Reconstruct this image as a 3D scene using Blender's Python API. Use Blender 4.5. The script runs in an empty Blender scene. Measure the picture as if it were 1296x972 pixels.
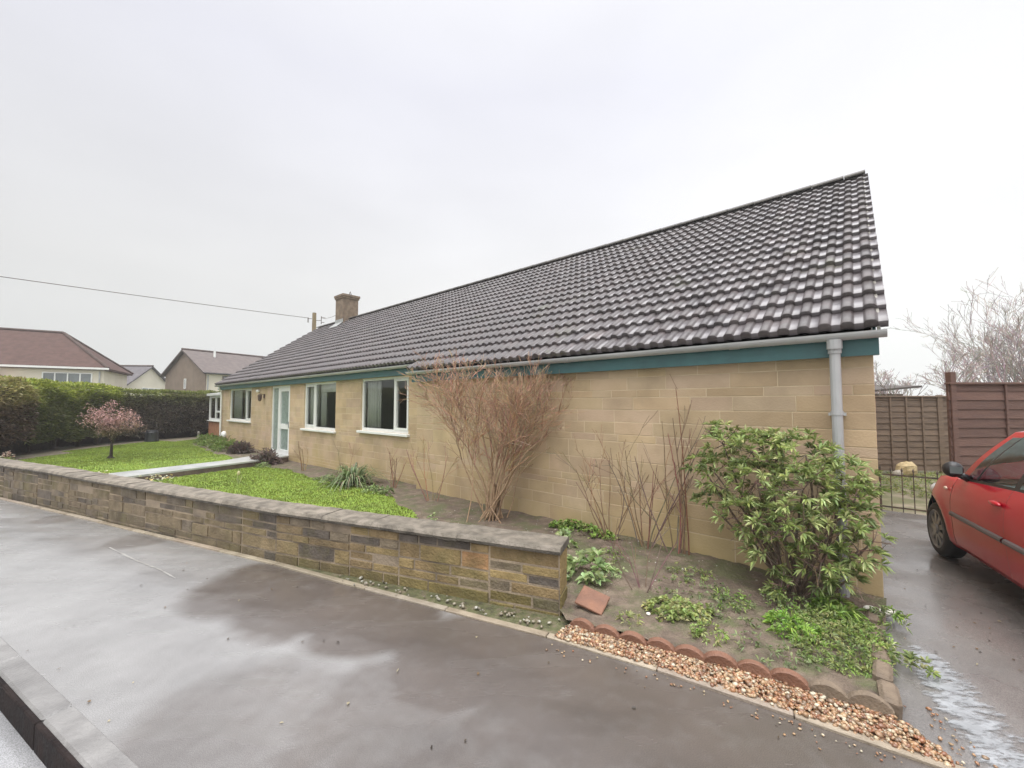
import bpy, math, random
import numpy as np
from mathutils import Vector, Matrix, noise

R = math.radians
random.seed(11)
rng = np.random.default_rng(11)
scene = bpy.context.scene

# ------------------------------------------------------------------ camera
cam_d = bpy.data.cameras.new("camera")
cam_d.sensor_width = 36.0
cam_d.lens = 36.0 * 511 / 1296
cam_d.clip_start = 0.05
cam_d.clip_end = 2000
cam = bpy.data.objects.new("camera", cam_d)
cam.location = (0, 0, 1.65)
cam.rotation_euler = (R(90 + 2.8), 0, 0)
scene.collection.objects.link(cam)
scene.camera = cam

# ------------------------------------------------------------------ sky (overcast) and a very soft sun behind the cloud
SUN_EL, SUN_AZ = R(58), R(205)
world = bpy.data.worlds.new("World")
scene.world = world
world.use_nodes = True
nt = world.node_tree
nt.nodes.clear()
N = nt.nodes.new
out = N('ShaderNodeOutputWorld')
sky = N('ShaderNodeTexSky')
sky.sky_type = 'NISHITA'
sky.sun_disc = False
sky.sun_elevation = SUN_EL
sky.sun_rotation = SUN_AZ
sky.dust_density = 4
bg_sky = N('ShaderNodeBackground'); bg_sky.inputs[1].default_value = 0.06
nt.links.new(sky.outputs[0], bg_sky.inputs[0])
tc = N('ShaderNodeTexCoord')
sep = N('ShaderNodeSeparateXYZ'); nt.links.new(tc.outputs['Generated'], sep.inputs[0])
ramp = N('ShaderNodeValToRGB')
nt.links.new(sep.outputs[2], ramp.inputs[0])
e = ramp.color_ramp.elements
e[0].position = 0.0; e[0].color = (0.735, 0.745, 0.725, 1)
e[1].position = 1.0; e[1].color = (1.0, 1.0, 1.0, 1)
m = e.new(0.25); m.color = (0.79, 0.79, 0.785, 1)
m = e.new(0.62); m.color = (0.775, 0.78, 0.845, 1)
str_ramp = N('ShaderNodeValToRGB')
nt.links.new(sep.outputs[2], str_ramp.inputs[0])
e = str_ramp.color_ramp.elements
e[0].position = 0.77; e[0].color = (0.36, 0.36, 0.36, 1)
e[1].position = 0.95; e[1].color = (1.9, 1.9, 1.9, 1)
mp = N('ShaderNodeMapping'); mp.inputs['Scale'].default_value = (1.2, 1.2, 3.0)
nt.links.new(tc.outputs['Generated'], mp.inputs[0])
nz = N('ShaderNodeTexNoise'); nz.inputs['Scale'].default_value = 1.3; nz.inputs['Detail'].default_value = 3
nt.links.new(mp.outputs[0], nz.inputs['Vector'])
mr = N('ShaderNodeMapRange'); mr.inputs['From Min'].default_value = .3; mr.inputs['From Max'].default_value = .7
mr.inputs['To Min'].default_value = 0.94; mr.inputs['To Max'].default_value = 1.06
nt.links.new(nz.outputs[0], mr.inputs[0])
# the cloud is a little thinner towards +X (right of the house) and behind the camera where the sun is
mx = N('ShaderNodeMath'); mx.operation = 'MULTIPLY_ADD'; mx.inputs[1].default_value = 0.18; mx.inputs[2].default_value = 1.0
nt.links.new(sep.outputs[0], mx.inputs[0])
my = N('ShaderNodeMapRange'); my.inputs['From Min'].default_value = 0.1; my.inputs['From Max'].default_value = -0.8
my.inputs['To Min'].default_value = 1.0; my.inputs['To Max'].default_value = 1.35
nt.links.new(sep.outputs[1], my.inputs[0])
m1 = N('ShaderNodeMath'); m1.operation = 'MULTIPLY'; nt.links.new(mr.outputs[0], m1.inputs[0]); nt.links.new(mx.outputs[0], m1.inputs[1])
m2 = N('ShaderNodeMath'); m2.operation = 'MULTIPLY'; nt.links.new(m1.outputs[0], m2.inputs[0]); nt.links.new(my.outputs[0], m2.inputs[1])
m3 = N('ShaderNodeMath'); m3.operation = 'MULTIPLY'; nt.links.new(m2.outputs[0], m3.inputs[0]); nt.links.new(str_ramp.outputs[0], m3.inputs[1])
m4 = N('ShaderNodeMath'); m4.operation = 'MULTIPLY'; nt.links.new(m3.outputs[0], m4.inputs[0]); m4.inputs[1].default_value = 3.42
bg_c = N('ShaderNodeBackground')
nt.links.new(ramp.outputs[0], bg_c.inputs[0]); nt.links.new(m4.outputs[0], bg_c.inputs[1])
mixs = N('ShaderNodeMixShader'); mixs.inputs[0].default_value = 0.93
nt.links.new(bg_sky.outputs[0], mixs.inputs[1]); nt.links.new(bg_c.outputs[0], mixs.inputs[2])
nt.links.new(mixs.outputs[0], out.inputs[0])

sun_d = bpy.data.lights.new("sun", 'SUN')
sun_d.energy = 1.3
sun_d.angle = R(45)
sun_d.color = (1, .96, .9)
sun = bpy.data.objects.new("sun", sun_d)
scene.collection.objects.link(sun)
# direction towards the sun: behind the camera, a little to the left
sd = Vector((math.sin(SUN_AZ) * math.cos(SUN_EL), math.cos(SUN_AZ) * math.cos(SUN_EL), math.sin(SUN_EL)))
sun.rotation_euler = sd.to_track_quat('Z', 'Y').to_euler()
sun.location = sd * 60

scene.view_settings.view_transform = 'Standard'
scene.view_settings.look = 'None'
scene.view_settings.gamma = 1
scene.view_settings.exposure = 0.0
scene.view_settings.use_curve_mapping = False
scene.render.engine = 'CYCLES'
scene.cycles.max_bounces = 6
scene.cycles.transparent_max_bounces = 12

# ------------------------------------------------------------------ helpers
COL = scene.collection


def tag(o, label, cat, group=None, kind=None):
    o['label'] = label
    o['category'] = cat
    if group: o['group'] = group
    if kind: o['kind'] = kind
    return o


def struct(o, kind='structure'):
    o['kind'] = kind
    return o


def thing(name, label, cat, loc=(0, 0, 0), rotz=0, group=None):
    o = bpy.data.objects.new(name, None)
    o.empty_display_size = .2
    COL.objects.link(o)
    o.location = loc
    o.rotation_euler = (0, 0, rotz)
    return tag(o, label, cat, group)


def copy_thing(root, loc, rotz, label, scale=None):
    r = root.copy(); COL.objects.link(r)
    r.location = loc; r.rotation_euler = (0, 0, rotz); r['label'] = label
    if scale: r.scale = scale
    for ch in list(root.children):
        c = ch.copy(); COL.objects.link(c); c.parent = r
        for g in list(ch.children):
            d = g.copy(); COL.objects.link(d); d.parent = c
    return r


def link(me, name, mat, parent=None, smooth=False):
    o = bpy.data.objects.new(name, me)
    COL.objects.link(o)
    for mm in (mat if isinstance(mat, (list, tuple)) else [mat]):
        me.materials.append(mm)
    if parent is not None: o.parent = parent
    if smooth:
        me.polygons.foreach_set('use_smooth', [True] * len(me.polygons))
    return o


def fast(name, V, F, mat, parent=None, cols=None, smooth=False):
    """numpy mesh: V (n,3), F (m,k) of one size; cols (m,3) per face -> attribute Col"""
    V = np.asarray(V, dtype=np.float32); F = np.asarray(F, dtype=np.int32)
    me = bpy.data.meshes.new(name)
    me.vertices.add(len(V)); me.vertices.foreach_set('co', V.ravel())
    k = F.shape[1]
    me.loops.add(F.size); me.loops.foreach_set('vertex_index', F.ravel())
    me.polygons.add(len(F)); me.polygons.foreach_set('loop_start', np.arange(0, F.size, k, dtype=np.int32))
    me.update(calc_edges=True)
    if cols is not None:
        a = me.attributes.new('Col', 'FLOAT_COLOR', 'FACE')
        c = np.ones((len(F), 4), np.float32); c[:, :3] = cols
        a.data.foreach_set('color', c.ravel())
    me.validate()
    return link(me, name, mat, parent, smooth)


class MB:
    def __init__(s):
        s.v = []; s.f = []; s.c = []; s.m = []; s.cur = (1, 1, 1); s.mi = 0

    def add(s, vs, fs, col=None):
        b = len(s.v)
        s.v += [tuple(p) for p in vs]
        for f in fs:
            s.f.append([b + i for i in f]); s.c.append(col or s.cur); s.m.append(s.mi)

    def box(s, x0, x1, y0, y1, z0, z1, col=None, M=None, bev=0):
        if bev:
            b = bev
            vs = []
            for z, ins in ((z0, b), (z0 + b, 0), (z1 - b, 0), (z1, b)):
                xa, xb, ya, yb = x0 + ins, x1 - ins, y0 + ins, y1 - ins
                vs += [(xa + (b if not ins else 0), ya, z), (xb - (b if not ins else 0), ya, z), (xb, ya + (b if not ins else 0), z), (xb, yb - (b if not ins else 0), z),
                       (xb - (b if not ins else 0), yb, z), (xa + (b if not ins else 0), yb, z), (xa, yb - (b if not ins else 0), z), (xa, ya + (b if not ins else 0), z)]
            fs = [list(range(7, -1, -1)), list(range(24, 32))]
            for k in range(3):
                for i in range(8):
                    j = (i + 1) % 8
                    fs.append([k * 8 + i, k * 8 + j, k * 8 + 8 + j, k * 8 + 8 + i])
        else:
            vs = [(x0, y0, z0), (x1, y0, z0), (x1, y1, z0), (x0, y1, z0), (x0, y0, z1), (x1, y0, z1), (x1, y1, z1), (x0, y1, z1)]
            fs = [(3, 2, 1, 0), (4, 5, 6, 7), (0, 1, 5, 4), (1, 2, 6, 5), (2, 3, 7, 6), (3, 0, 4, 7)]
        if M is not None: vs = [M @ Vector(p) for p in vs]
        s.add(vs, fs, col)

    def quad(s, a, b, c, d, col=None):
        s.add([a, b, c, d], [(0, 1, 2, 3)], col)

    def prism(s, poly, z0, z1, col=None):
        n = len(poly)
        vs = [(p[0], p[1], z0) for p in poly] + [(p[0], p[1], z1) for p in poly]
        fs = [list(range(n - 1, -1, -1)), list(range(n, 2 * n))] + [[i, (i + 1) % n, n + (i + 1) % n, n + i] for i in range(n)]
        s.add(vs, fs, col)

    def tube(s, pts, rad, k=6, col=None, cap=True):
        pts = [Vector(p) for p in pts]
        n = len(pts)
        if not hasattr(rad, '__len__'): rad = [rad] * n
        vs = []
        t0 = (pts[1] - pts[0]).normalized()
        up = Vector((0, 0, 1)) if abs(t0.z) < .9 else Vector((1, 0, 0))
        a = t0.cross(up).normalized()
        for i in range(n):
            t = (pts[min(i + 1, n - 1)] - pts[max(i - 1, 0)])
            t = t.normalized() if t.length > 1e-9 else t0
            a = (a - t * a.dot(t))
            a = a.normalized() if a.length > 1e-6 else t.orthogonal().normalized()
            b = t.cross(a)
            for j in range(k):
                w = 2 * math.pi * j / k
                vs.append(pts[i] + (a * math.cos(w) + b * math.sin(w)) * rad[i])
        fs = []
        for i in range(n - 1):
            for j in range(k):
                fs.append((i * k + j, i * k + (j + 1) % k, (i + 1) * k + (j + 1) % k, (i + 1) * k + j))
        if cap:
            fs.append(tuple(range(k - 1, -1, -1))); fs.append(tuple((n - 1) * k + j for j in range(k)))
        s.add(vs, fs, col)

    def lathe(s, prof, k=24, M=None, col=None):
        """prof [(r, h)] round local Z"""
        vs = []
        for r, h in prof:
            for j in range(k):
                w = 2 * math.pi * j / k
                p = Vector((r * math.cos(w), r * math.sin(w), h))
                vs.append(M @ p if M is not None else p)
        fs = []
        for i in range(len(prof) - 1):
            for j in range(k):
                fs.append((i * k + j, i * k + (j + 1) % k, (i + 1) * k + (j + 1) % k, (i + 1) * k + j))
        s.add(vs, fs, col)

    def ball(s, c, r, seg=10, rings=6, M=None, col=None):
        rx, ry, rz = r if hasattr(r, '__len__') else (r, r, r)
        prof = []
        vs = []
        for i in range(rings + 1):
            th = math.pi * i / rings
            for j in range(seg):
                w = 2 * math.pi * j / seg
                p = Vector((c[0] + rx * math.sin(th) * math.cos(w), c[1] + ry * math.sin(th) * math.sin(w), c[2] - rz * math.cos(th)))
                vs.append(M @ p if M is not None else p)
        fs = []
        for i in range(rings):
            for j in range(seg):
                fs.append((i * seg + j, i * seg + (j + 1) % seg, (i + 1) * seg + (j + 1) % seg, (i + 1) * seg + j))
        s.add(vs, fs, col)

    def build(s, name, mat, parent=None, smooth=False):
        me = bpy.data.meshes.new(name)
        me.from_pydata(s.v, [], s.f)
        a = me.attributes.new('Col', 'FLOAT_COLOR', 'FACE')
        c = np.ones((len(s.f), 4), np.float32); c[:, :3] = np.array(s.c, np.float32).reshape(-1, 3)
        me.validate()
        if len(me.polygons) == len(s.f):
            a = me.attributes['Col']
            a.data.foreach_set('color', c.ravel())
        o = link(me, name, mat, parent, smooth)
        if any(s.m): me.polygons.foreach_set('material_index', s.m)
        me.update()
        return o


def pmat(name, c1, c2=None, scale=6, rough=(.6, .8), bump=0.0, bscale=40, attr=False, spec=.5, coat=0, coat_r=.1, detail=6,
         stretch=(1, 1, 1), c3=None, metal=0, fac=(.35, .65), bdist=.02):
    m = bpy.data.materials.new(name); m.use_nodes = True
    t = m.node_tree; n = t.nodes; p = n['Principled BSDF']
    L = t.links.new
    tc = n.new('ShaderNodeTexCoord')
    mp = n.new('ShaderNodeMapping'); mp.inputs['Scale'].default_value = stretch
    L(tc.outputs['Object'], mp.inputs[0])
    nz = n.new('ShaderNodeTexNoise'); nz.inputs['Scale'].default_value = scale; nz.inputs['Detail'].default_value = detail
    L(mp.outputs[0], nz.inputs['Vector'])
    rp = n.new('ShaderNodeValToRGB'); L(nz.outputs[0], rp.inputs[0])
    e = rp.color_ramp.elements
    c2 = c2 or tuple(x * .8 for x in c1)
    e[0].position = fac[0]; e[0].color = (*c1, 1); e[1].position = fac[1]; e[1].color = (*c2, 1)
    if c3:
        k = e.new((fac[0] + fac[1]) / 2); k.color = (*c3, 1)
    colout = rp.outputs[0]
    if attr:
        at = n.new('ShaderNodeAttribute'); at.attribute_name = 'Col'
        mx = n.new('ShaderNodeMix'); mx.data_type = 'RGBA'; mx.blend_type = 'MULTIPLY'; mx.inputs[0].default_value = 1
        L(colout, mx.inputs[6]); L(at.outputs['Color'], mx.inputs[7]); colout = mx.outputs[2]
    L(colout, p.inputs['Base Color'])
    rr = n.new('ShaderNodeMapRange'); rr.inputs['From Min'].default_value = .35; rr.inputs['From Max'].default_value = .65
    rr.inputs['To Min'].default_value = rough[0]; rr.inputs['To Max'].default_value = rough[1]
    L(nz.outputs[0], rr.inputs[0]); L(rr.outputs[0], p.inputs['Roughness'])
    p.inputs['Specular IOR Level'].default_value = spec
    p.inputs['Metallic'].default_value = metal
    if coat:
        p.inputs['Coat Weight'].default_value = coat; p.inputs['Coat Roughness'].default_value = coat_r
    if bump:
        nb = n.new('ShaderNodeTexNoise'); nb.inputs['Scale'].default_value = bscale; nb.inputs['Detail'].default_value = 5
        L(mp.outputs[0], nb.inputs['Vector'])
        bm = n.new('ShaderNodeBump'); bm.inputs['Strength'].default_value = bump; bm.inputs['Distance'].default_value = bdist
        L(nb.outputs[0], bm.inputs['Height']); L(bm.outputs[0], p.inputs['Normal'])
    return m


def leafmat(name, c, rough=.45):
    """leaf colour from the Col attribute, a little light comes through"""
    m = bpy.data.materials.new(name); m.use_nodes = True
    t = m.node_tree; n = t.nodes; p = n['Principled BSDF']; L = t.links.new
    at = n.new('ShaderNodeAttribute'); at.attribute_name = 'Col'
    tc = n.new('ShaderNodeTexCoord'); nz = n.new('ShaderNodeTexNoise'); nz.inputs['Scale'].default_value = 9
    L(tc.outputs['Object'], nz.inputs['Vector'])
    rp = n.new('ShaderNodeValToRGB'); L(nz.outputs[0], rp.inputs[0])
    rp.color_ramp.elements[0].position = .3; rp.color_ramp.elements[0].color = (c[0] * .75, c[1] * .75, c[2] * .75, 1)
    rp.color_ramp.elements[1].position = .7; rp.color_ramp.elements[1].color = (c[0] * 1.15, c[1] * 1.15, c[2] * 1.1, 1)
    mx = n.new('ShaderNodeMix'); mx.data_type = 'RGBA'; mx.blend_type = 'MULTIPLY'; mx.inputs[0].default_value = 1
    L(rp.outputs[0], mx.inputs[6]); L(at.outputs['Color'], mx.inputs[7])
    L(mx.outputs[2], p.inputs['Base Color'])
    p.inputs['Roughness'].default_value = rough
    tr = n.new('ShaderNodeBsdfTranslucent'); L(mx.outputs[2], tr.inputs[0])
    ms = n.new('ShaderNodeMixShader'); ms.inputs[0].default_value = .3
    L(p.outputs[0], ms.inputs[1]); L(tr.outputs[0], ms.inputs[2])
    L(ms.outputs[0], n['Material Output'].inputs[0])
    return m


def glassmat(name, tint=(.94, .97, .95)):
    m = bpy.data.materials.new(name); m.use_nodes = True
    t = m.node_tree; n = t.nodes; L = t.links.new
    n.remove(n['Principled BSDF'])
    a = n.new('ShaderNodeBsdfTransparent'); a.inputs[0].default_value = (*tint, 1)
    g = n.new('ShaderNodeBsdfGlossy'); g.inputs['Roughness'].default_value = .02
    tcg = n.new('ShaderNodeTexCoord'); ng = n.new('ShaderNodeTexNoise'); ng.inputs['Scale'].default_value = 2.2
    L(tcg.outputs['Object'], ng.inputs['Vector'])
    bm = n.new('ShaderNodeBump'); bm.inputs['Strength'].default_value = .06; bm.inputs['Distance'].default_value = .02
    L(ng.outputs[0], bm.inputs['Height']); L(bm.outputs[0], g.inputs['Normal'])
    f = n.new('ShaderNodeFresnel'); f.inputs[0].default_value = 1.6
    s = n.new('ShaderNodeMixShader')
    L(f.outputs[0], s.inputs[0]); L(a.outputs[0], s.inputs[1]); L(g.outputs[0], s.inputs[2])
    L(s.outputs[0], n['Material Output'].inputs[0])
    return m


# ------------------------------------------------------------------ materials
M_upvc = pmat('white_upvc', (.78, .79, .77), (.72, .73, .70), 3, (.3, .4))
M_glass = glassmat('window_glass')
M_frost = pmat('obscured_glass', (.20, .25, .225), (.27, .33, .30), 14, (.12, .25), .3, 40, spec=.7)
M_teal = pmat('teal_paint', (.04, .108, .112), (.052, .138, .143), 5, (.35, .5), .1, 60)
M_gutter = pmat('grey_gutter_plastic', (.33, .34, .34), (.42, .42, .42), 2, (.3, .42), stretch=(1, 1, 1))
M_mortar = pmat('facade_mortar', (.60, .49, .335), (.47, .37, .24), 3, (.8, .9), .3, 60)
M_plaster = pmat('interior_plaster', (.62, .64, .60), (.58, .60, .57), 2, (.8, .9))
M_dark = pmat('dark_void', (.02, .02, .02), (.03, .03, .03), 2, (.6, .8))
M_soil = pmat('garden_soil', (.105, .078, .058), (.20, .155, .115), 9, (.75, .95), .9, 45, c3=(.145, .108, .08), bdist=.03)
def moss(m, c=(.10, .115, .04), lo=.56, hi=.66, sc=2.6):
    t = m.node_tree; n = t.nodes; L = t.links.new; p = n['Principled BSDF']
    src = p.inputs['Base Color'].links[0].from_socket
    tc = n.new('ShaderNodeTexCoord'); nz = n.new('ShaderNodeTexNoise'); nz.inputs['Scale'].default_value = sc; nz.inputs['Detail'].default_value = 8; nz.inputs['Roughness'].default_value = .7; L(tc.outputs['Object'], nz.inputs['Vector'])
    mr = n.new('ShaderNodeMapRange'); mr.inputs['From Min'].default_value = lo; mr.inputs['From Max'].default_value = hi; mr.inputs['To Max'].default_value = .75; L(nz.outputs[0], mr.inputs[0])
    mx = n.new('ShaderNodeMix'); mx.data_type = 'RGBA'; L(mr.outputs[0], mx.inputs[0]); L(src, mx.inputs[6]); mx.inputs[7].default_value = (*c, 1)
    L(mx.outputs[2], p.inputs['Base Color']); return m


moss(M_soil, (.09, .105, .04), .46, .60, 3.2)
M_bark = pmat('brown_bark', (.20, .125, .075), (.33, .22, .14), 14, (.7, .9), .4, 80, attr=True)
M_brick = pmat('red_brick', (.36, .17, .09), (.28, .13, .075), 8, (.7, .9), .3, 50)
M_leaf = leafmat('leaf', (1, 1, 1))
M_iron = pmat('dark_iron', (.05, .045, .04), (.12, .07, .045), 20, (.5, .7))
M_kerb = pmat('kerb_concrete', (.28, .27, .255), (.38, .37, .345), 5, (.3, .6), .4, 50, coat=.5, coat_r=.2)


def facade_mat():
    m = pmat('buff_stone', (.53, .40, .265), (.42, .315, .205), 2.2, (.75, .9), .35, 55, attr=True, c3=(.485, .365, .235), bdist=.012)
    moss(m, (.36, .28, .18), .52, .70, .9)
    t = m.node_tree; n = t.nodes; L = t.links.new; p = n['Principled BSDF']
    # green algae and splashed soil creep up from the damp foot of the wall in an uneven band
    src = p.inputs['Base Color'].links[0].from_socket
    tc = n.new('ShaderNodeTexCoord'); sp = n.new('ShaderNodeSeparateXYZ'); L(tc.outputs['Object'], sp.inputs[0])
    nz = n.new('ShaderNodeTexNoise'); nz.inputs['Scale'].default_value = 1.6; nz.inputs['Detail'].default_value = 5; L(tc.outputs['Object'], nz.inputs['Vector'])
    ma = n.new('ShaderNodeMath'); ma.operation = 'MULTIPLY_ADD'; ma.inputs[1].default_value = 1.5; L(nz.outputs[0], ma.inputs[0]); 
    sb = n.new('ShaderNodeMath'); sb.operation = 'MULTIPLY'; sb.inputs[1].default_value = -1.0; L(sp.outputs[2], sb.inputs[0]); L(sb.outputs[0], ma.inputs[2])
    mr = n.new('ShaderNodeMapRange'); mr.inputs['From Min'].default_value = .1; mr.inputs['From Max'].default_value = .9; mr.inputs['To Max'].default_value = .5; L(ma.outputs[0], mr.inputs[0])
    mx = n.new('ShaderNodeMix'); mx.data_type = 'RGBA'; L(mr.outputs[0], mx.inputs[0]); L(src, mx.inputs[6]); mx.inputs[7].default_value = (.42, .33, .12, 1)
    L(mx.outputs[2], p.inputs['Base Color'])
    return m


M_facade = facade_mat()


def tile_mat():
    m = pmat('concrete_roof_tile', (.060, .048, .049), (.097, .079, .079), 5, (.38, .55), .3, 60, attr=True, coat=.12, coat_r=.2, bdist=.005, c3=(.074, .064, .063), spec=.4)
    return m


M_tile = tile_mat()
M_ridge = pmat('ridge_tile', (.20, .19, .165), (.29, .275, .24), 5, (.5, .7), .3, 60)


def tarmac(name, base1, base2, wet=(.10, .34), damp_refl=None, streak=(.8, 4.0, 1)):
    m = bpy.data.materials.new(name); m.use_nodes = True
    t = m.node_tree; n = t.nodes; p = n['Principled BSDF']; L = t.links.new
    tc = n.new('ShaderNodeTexCoord')
    n1 = n.new('ShaderNodeTexNoise'); n1.inputs['Scale'].default_value = 1.1; n1.inputs['Detail'].default_value = 7; n1.inputs['Roughness'].default_value = .62
    L(tc.outputs['Object'], n1.inputs['Vector'])
    n2 = n.new('ShaderNodeTexNoise'); n2.inputs['Scale'].default_value = 260; n2.inputs['Detail'].default_value = 4; L(tc.outputs['Object'], n2.inputs['Vector'])
    r = n.new('ShaderNodeValToRGB'); L(n1.outputs[0], r.inputs[0])
    r.color_ramp.elements[0].position = .33; r.color_ramp.elements[0].color = (*base1, 1)
    r.color_ramp.elements[1].position = .68; r.color_ramp.elements[1].color = (*base2, 1)
    sp = n.new('ShaderNodeMapRange'); sp.inputs['From Min'].default_value = .35; sp.inputs['From Max'].default_value = .65; sp.inputs['To Min'].default_value = .55; sp.inputs['To Max'].default_value = 1.5
    L(n2.outputs[0], sp.inputs[0])
    mx = n.new('ShaderNodeMix'); mx.data_type = 'RGBA'; mx.blend_type = 'MULTIPLY'; mx.inputs[0].default_value = 1
    L(r.outputs[0], mx.inputs[6]); L(sp.outputs[0], mx.inputs[7])
    co = mx.outputs[2]
    if damp_refl:
        at = n.new('ShaderNodeAttribute'); at.attribute_name = 'DampRefl'
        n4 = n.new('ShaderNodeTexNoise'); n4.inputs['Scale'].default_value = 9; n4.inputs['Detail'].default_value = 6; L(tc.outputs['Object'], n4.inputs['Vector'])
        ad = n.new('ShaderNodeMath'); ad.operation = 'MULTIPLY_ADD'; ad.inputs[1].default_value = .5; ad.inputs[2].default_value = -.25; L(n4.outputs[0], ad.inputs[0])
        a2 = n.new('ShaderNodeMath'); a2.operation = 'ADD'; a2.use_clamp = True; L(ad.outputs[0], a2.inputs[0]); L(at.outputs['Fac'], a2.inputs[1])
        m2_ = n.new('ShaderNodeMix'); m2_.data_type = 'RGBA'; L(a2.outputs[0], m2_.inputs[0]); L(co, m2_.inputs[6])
        m3_ = n.new('ShaderNodeMix'); m3_.data_type = 'RGBA'; m3_.blend_type = 'MULTIPLY'; m3_.inputs[0].default_value = 1; L(co, m3_.inputs[6]); m3_.inputs[7].default_value = (*damp_refl, 1)
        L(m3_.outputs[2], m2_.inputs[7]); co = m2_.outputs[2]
    L(co, p.inputs['Base Color'])
    p.inputs['Roughness'].default_value = .55
    # a film of rain water that is thicker (smoother) along the trowel marks
    mp = n.new('ShaderNodeMapping'); mp.inputs['Rotation'].default_value = (0, 0, R(24)); mp.inputs['Scale'].default_value = streak
    L(tc.outputs['Object'], mp.inputs[0])
    n3 = n.new('ShaderNodeTexNoise'); n3.inputs['Scale'].default_value = 1.3; n3.inputs['Detail'].default_value = 7; L(mp.outputs[0], n3.inputs['Vector'])
    rr = n.new('ShaderNodeMapRange'); rr.inputs['From Min'].default_value = .35; rr.inputs['From Max'].default_value = .65
    rr.inputs['To Min'].default_value = wet[0]; rr.inputs['To Max'].default_value = wet[1]; L(n3.outputs[0], rr.inputs[0])
    p.inputs['Coat Weight'].default_value = 1; p.inputs['Coat IOR'].default_value = 1.6
    L(rr.outputs[0], p.inputs['Coat Roughness'])
    bm = n.new('ShaderNodeBump'); bm.inputs['Strength'].default_value = .3; bm.inputs['Distance'].default_value = .003
    L(n2.outputs[0], bm.inputs['Height']); L(bm.outputs[0], p.inputs['Normal'])
    bc = n.new('ShaderNodeBump'); bc.inputs['Strength'].default_value = .12; bc.inputs['Distance'].default_value = .01
    L(n1.outputs[0], bc.inputs['Height']); L(bc.outputs[0], p.inputs['Coat Normal'])
    return m


M_pave = tarmac('wet_tarmac', (.158, .153, .149), (.255, .25, .244), damp_refl=(.35, .285, .245))
M_drive = tarmac('driveway_tarmac', (.095, .086, .08), (.17, .157, .145), (.12, .4), streak=(1.6, 1.6, 1))
M_road = tarmac('road_tarmac', (.22, .22, .225), (.30, .30, .305), (.08, .25))

# ------------------------------------------------------------------ frames of reference
A = R(41.1)
NV = Vector((math.sin(A), math.cos(A), 0)); UV = Vector((-math.cos(A), math.sin(A), 0))
CORNER = Vector((3.07, 3.42, 0))


def H(u, n, z=0.0):
    return CORNER + UV * u + NV * n + Vector((0, 0, z))


def lerp_tab(x, tab):
    if x <= tab[0][0]: return tab[0][1]
    for (a, b), (c, d) in zip(tab, tab[1:]):
        if x <= c: return b + (d - b) * (x - a) / (c - a)
    return tab[-1][1]


def inside(p, poly):
    x, y = p[0], p[1]; c = False
    j = len(poly) - 1
    for i in range(len(poly)):
        xi, yi = poly[i]; xj, yj = poly[j]
        if (yi > y) != (yj > y) and x < (xj - xi) * (y - yi) / (yj - yi) + xi: c = not c
        j = i
    return c


def ground_z(x, y):
    d = Vector((x, y, 0)) - CORNER
    u = d.dot(UV)
    z = lerp_tab(u, [(-.3, .035), (.5, .05), (2, .07), (6.4, .07), (9, .0), (12, -.05), (13.6, -.06), (14.6, .06), (17, .06), (21, .02), (30, .0)])
    # the terracotta edging holds the bed back at its front
    return z


def rug(x, y, amp=1.0):
    return amp * (noise.noise(Vector((x * 3, y * 3, .3))) * .02 + noise.noise(Vector((x * 11, y * 11, 4))) * .014 + noise.noise(Vector((x * 31, y * 31, 9))) * .008)


# ------------------------------------------------------------------ ground, road, pavement, driveway
gm = MB(); gm.quad((-120, -120, -.32), (120, -120, -.32), (120, 120, -.32), (-120, 120, -.32))
struct(gm.build('ground', pmat('rough_grass_ground', (.06, .09, .03), (.10, .10, .05), .6, (.8, .95))))

kd = Vector((1.13, -.60, 0)).normalized()          # kerb direction
kp = Vector((-1.95, 1.91, 0))
kn = Vector((-kd.y, kd.x, 0))                      # towards the house
if kn.y < 0: kn = -kn
b = MB()
p0, p1 = kp - kd * 40, kp + kd * 40
b.quad(p0 - kn * 9 + Vector((0, 0, -.14)), p1 - kn * 9 + Vector((0, 0, -.14)), p1 + kn * .1 + Vector((0, 0, -.14)), p0 + kn * .1 + Vector((0, 0, -.14)))
struct(b.build('road', M_road))
# kerb stones: one long kerb, each stone 0.914 long with a thin joint
b = MB(); bf = MB()
rk = random.Random(4)
for i in range(-24, 18):
    s0 = i * .92 + .34
    q = kp + kd * s0
    Mx = Matrix.Translation(q) @ Matrix(((kd.x, kn.x, 0, 0), (kd.y, kn.y, 0, 0), (0, 0, 1, 0), (0, 0, 0, 1)))
    g = rk.uniform(.85, 1.1)
    b.box(.002, .914, .012, .135, -.12, .005 + rk.uniform(-.002, .003), (g, g, g), Mx, bev=.012)
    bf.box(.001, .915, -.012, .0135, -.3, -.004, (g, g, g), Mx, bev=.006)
M_kerb2 = pmat('kerb_stone', (.15, .143, .137), (.225, .217, .208), 5, (.3, .55), .4, 50, attr=True, coat=.8, coat_r=.2)
struct(b.build('kerb', M_kerb2))
struct(bf.build('kerb_face', pmat('grimy_shaded_kerb_face', (.010, .007, .007), (.028, .020, .018), 9, (.6, .8), .5, 40, attr=True, spec=.12)))  # near-black colour holds grime plus painted-in gutter shade

EDGE = [(-40, 21.2), (-8.85, 7.07), (-2.45, 4.22), (-1.31, 3.66), (.24, 2.93), (.89, 2.57), (1.48, 2.20), (2.02, 1.85)]
kin = [kp + kn * .12 - kd * 42, kp + kn * .12 + kd * 40]
kin_l = kp + kn * .12
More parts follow.
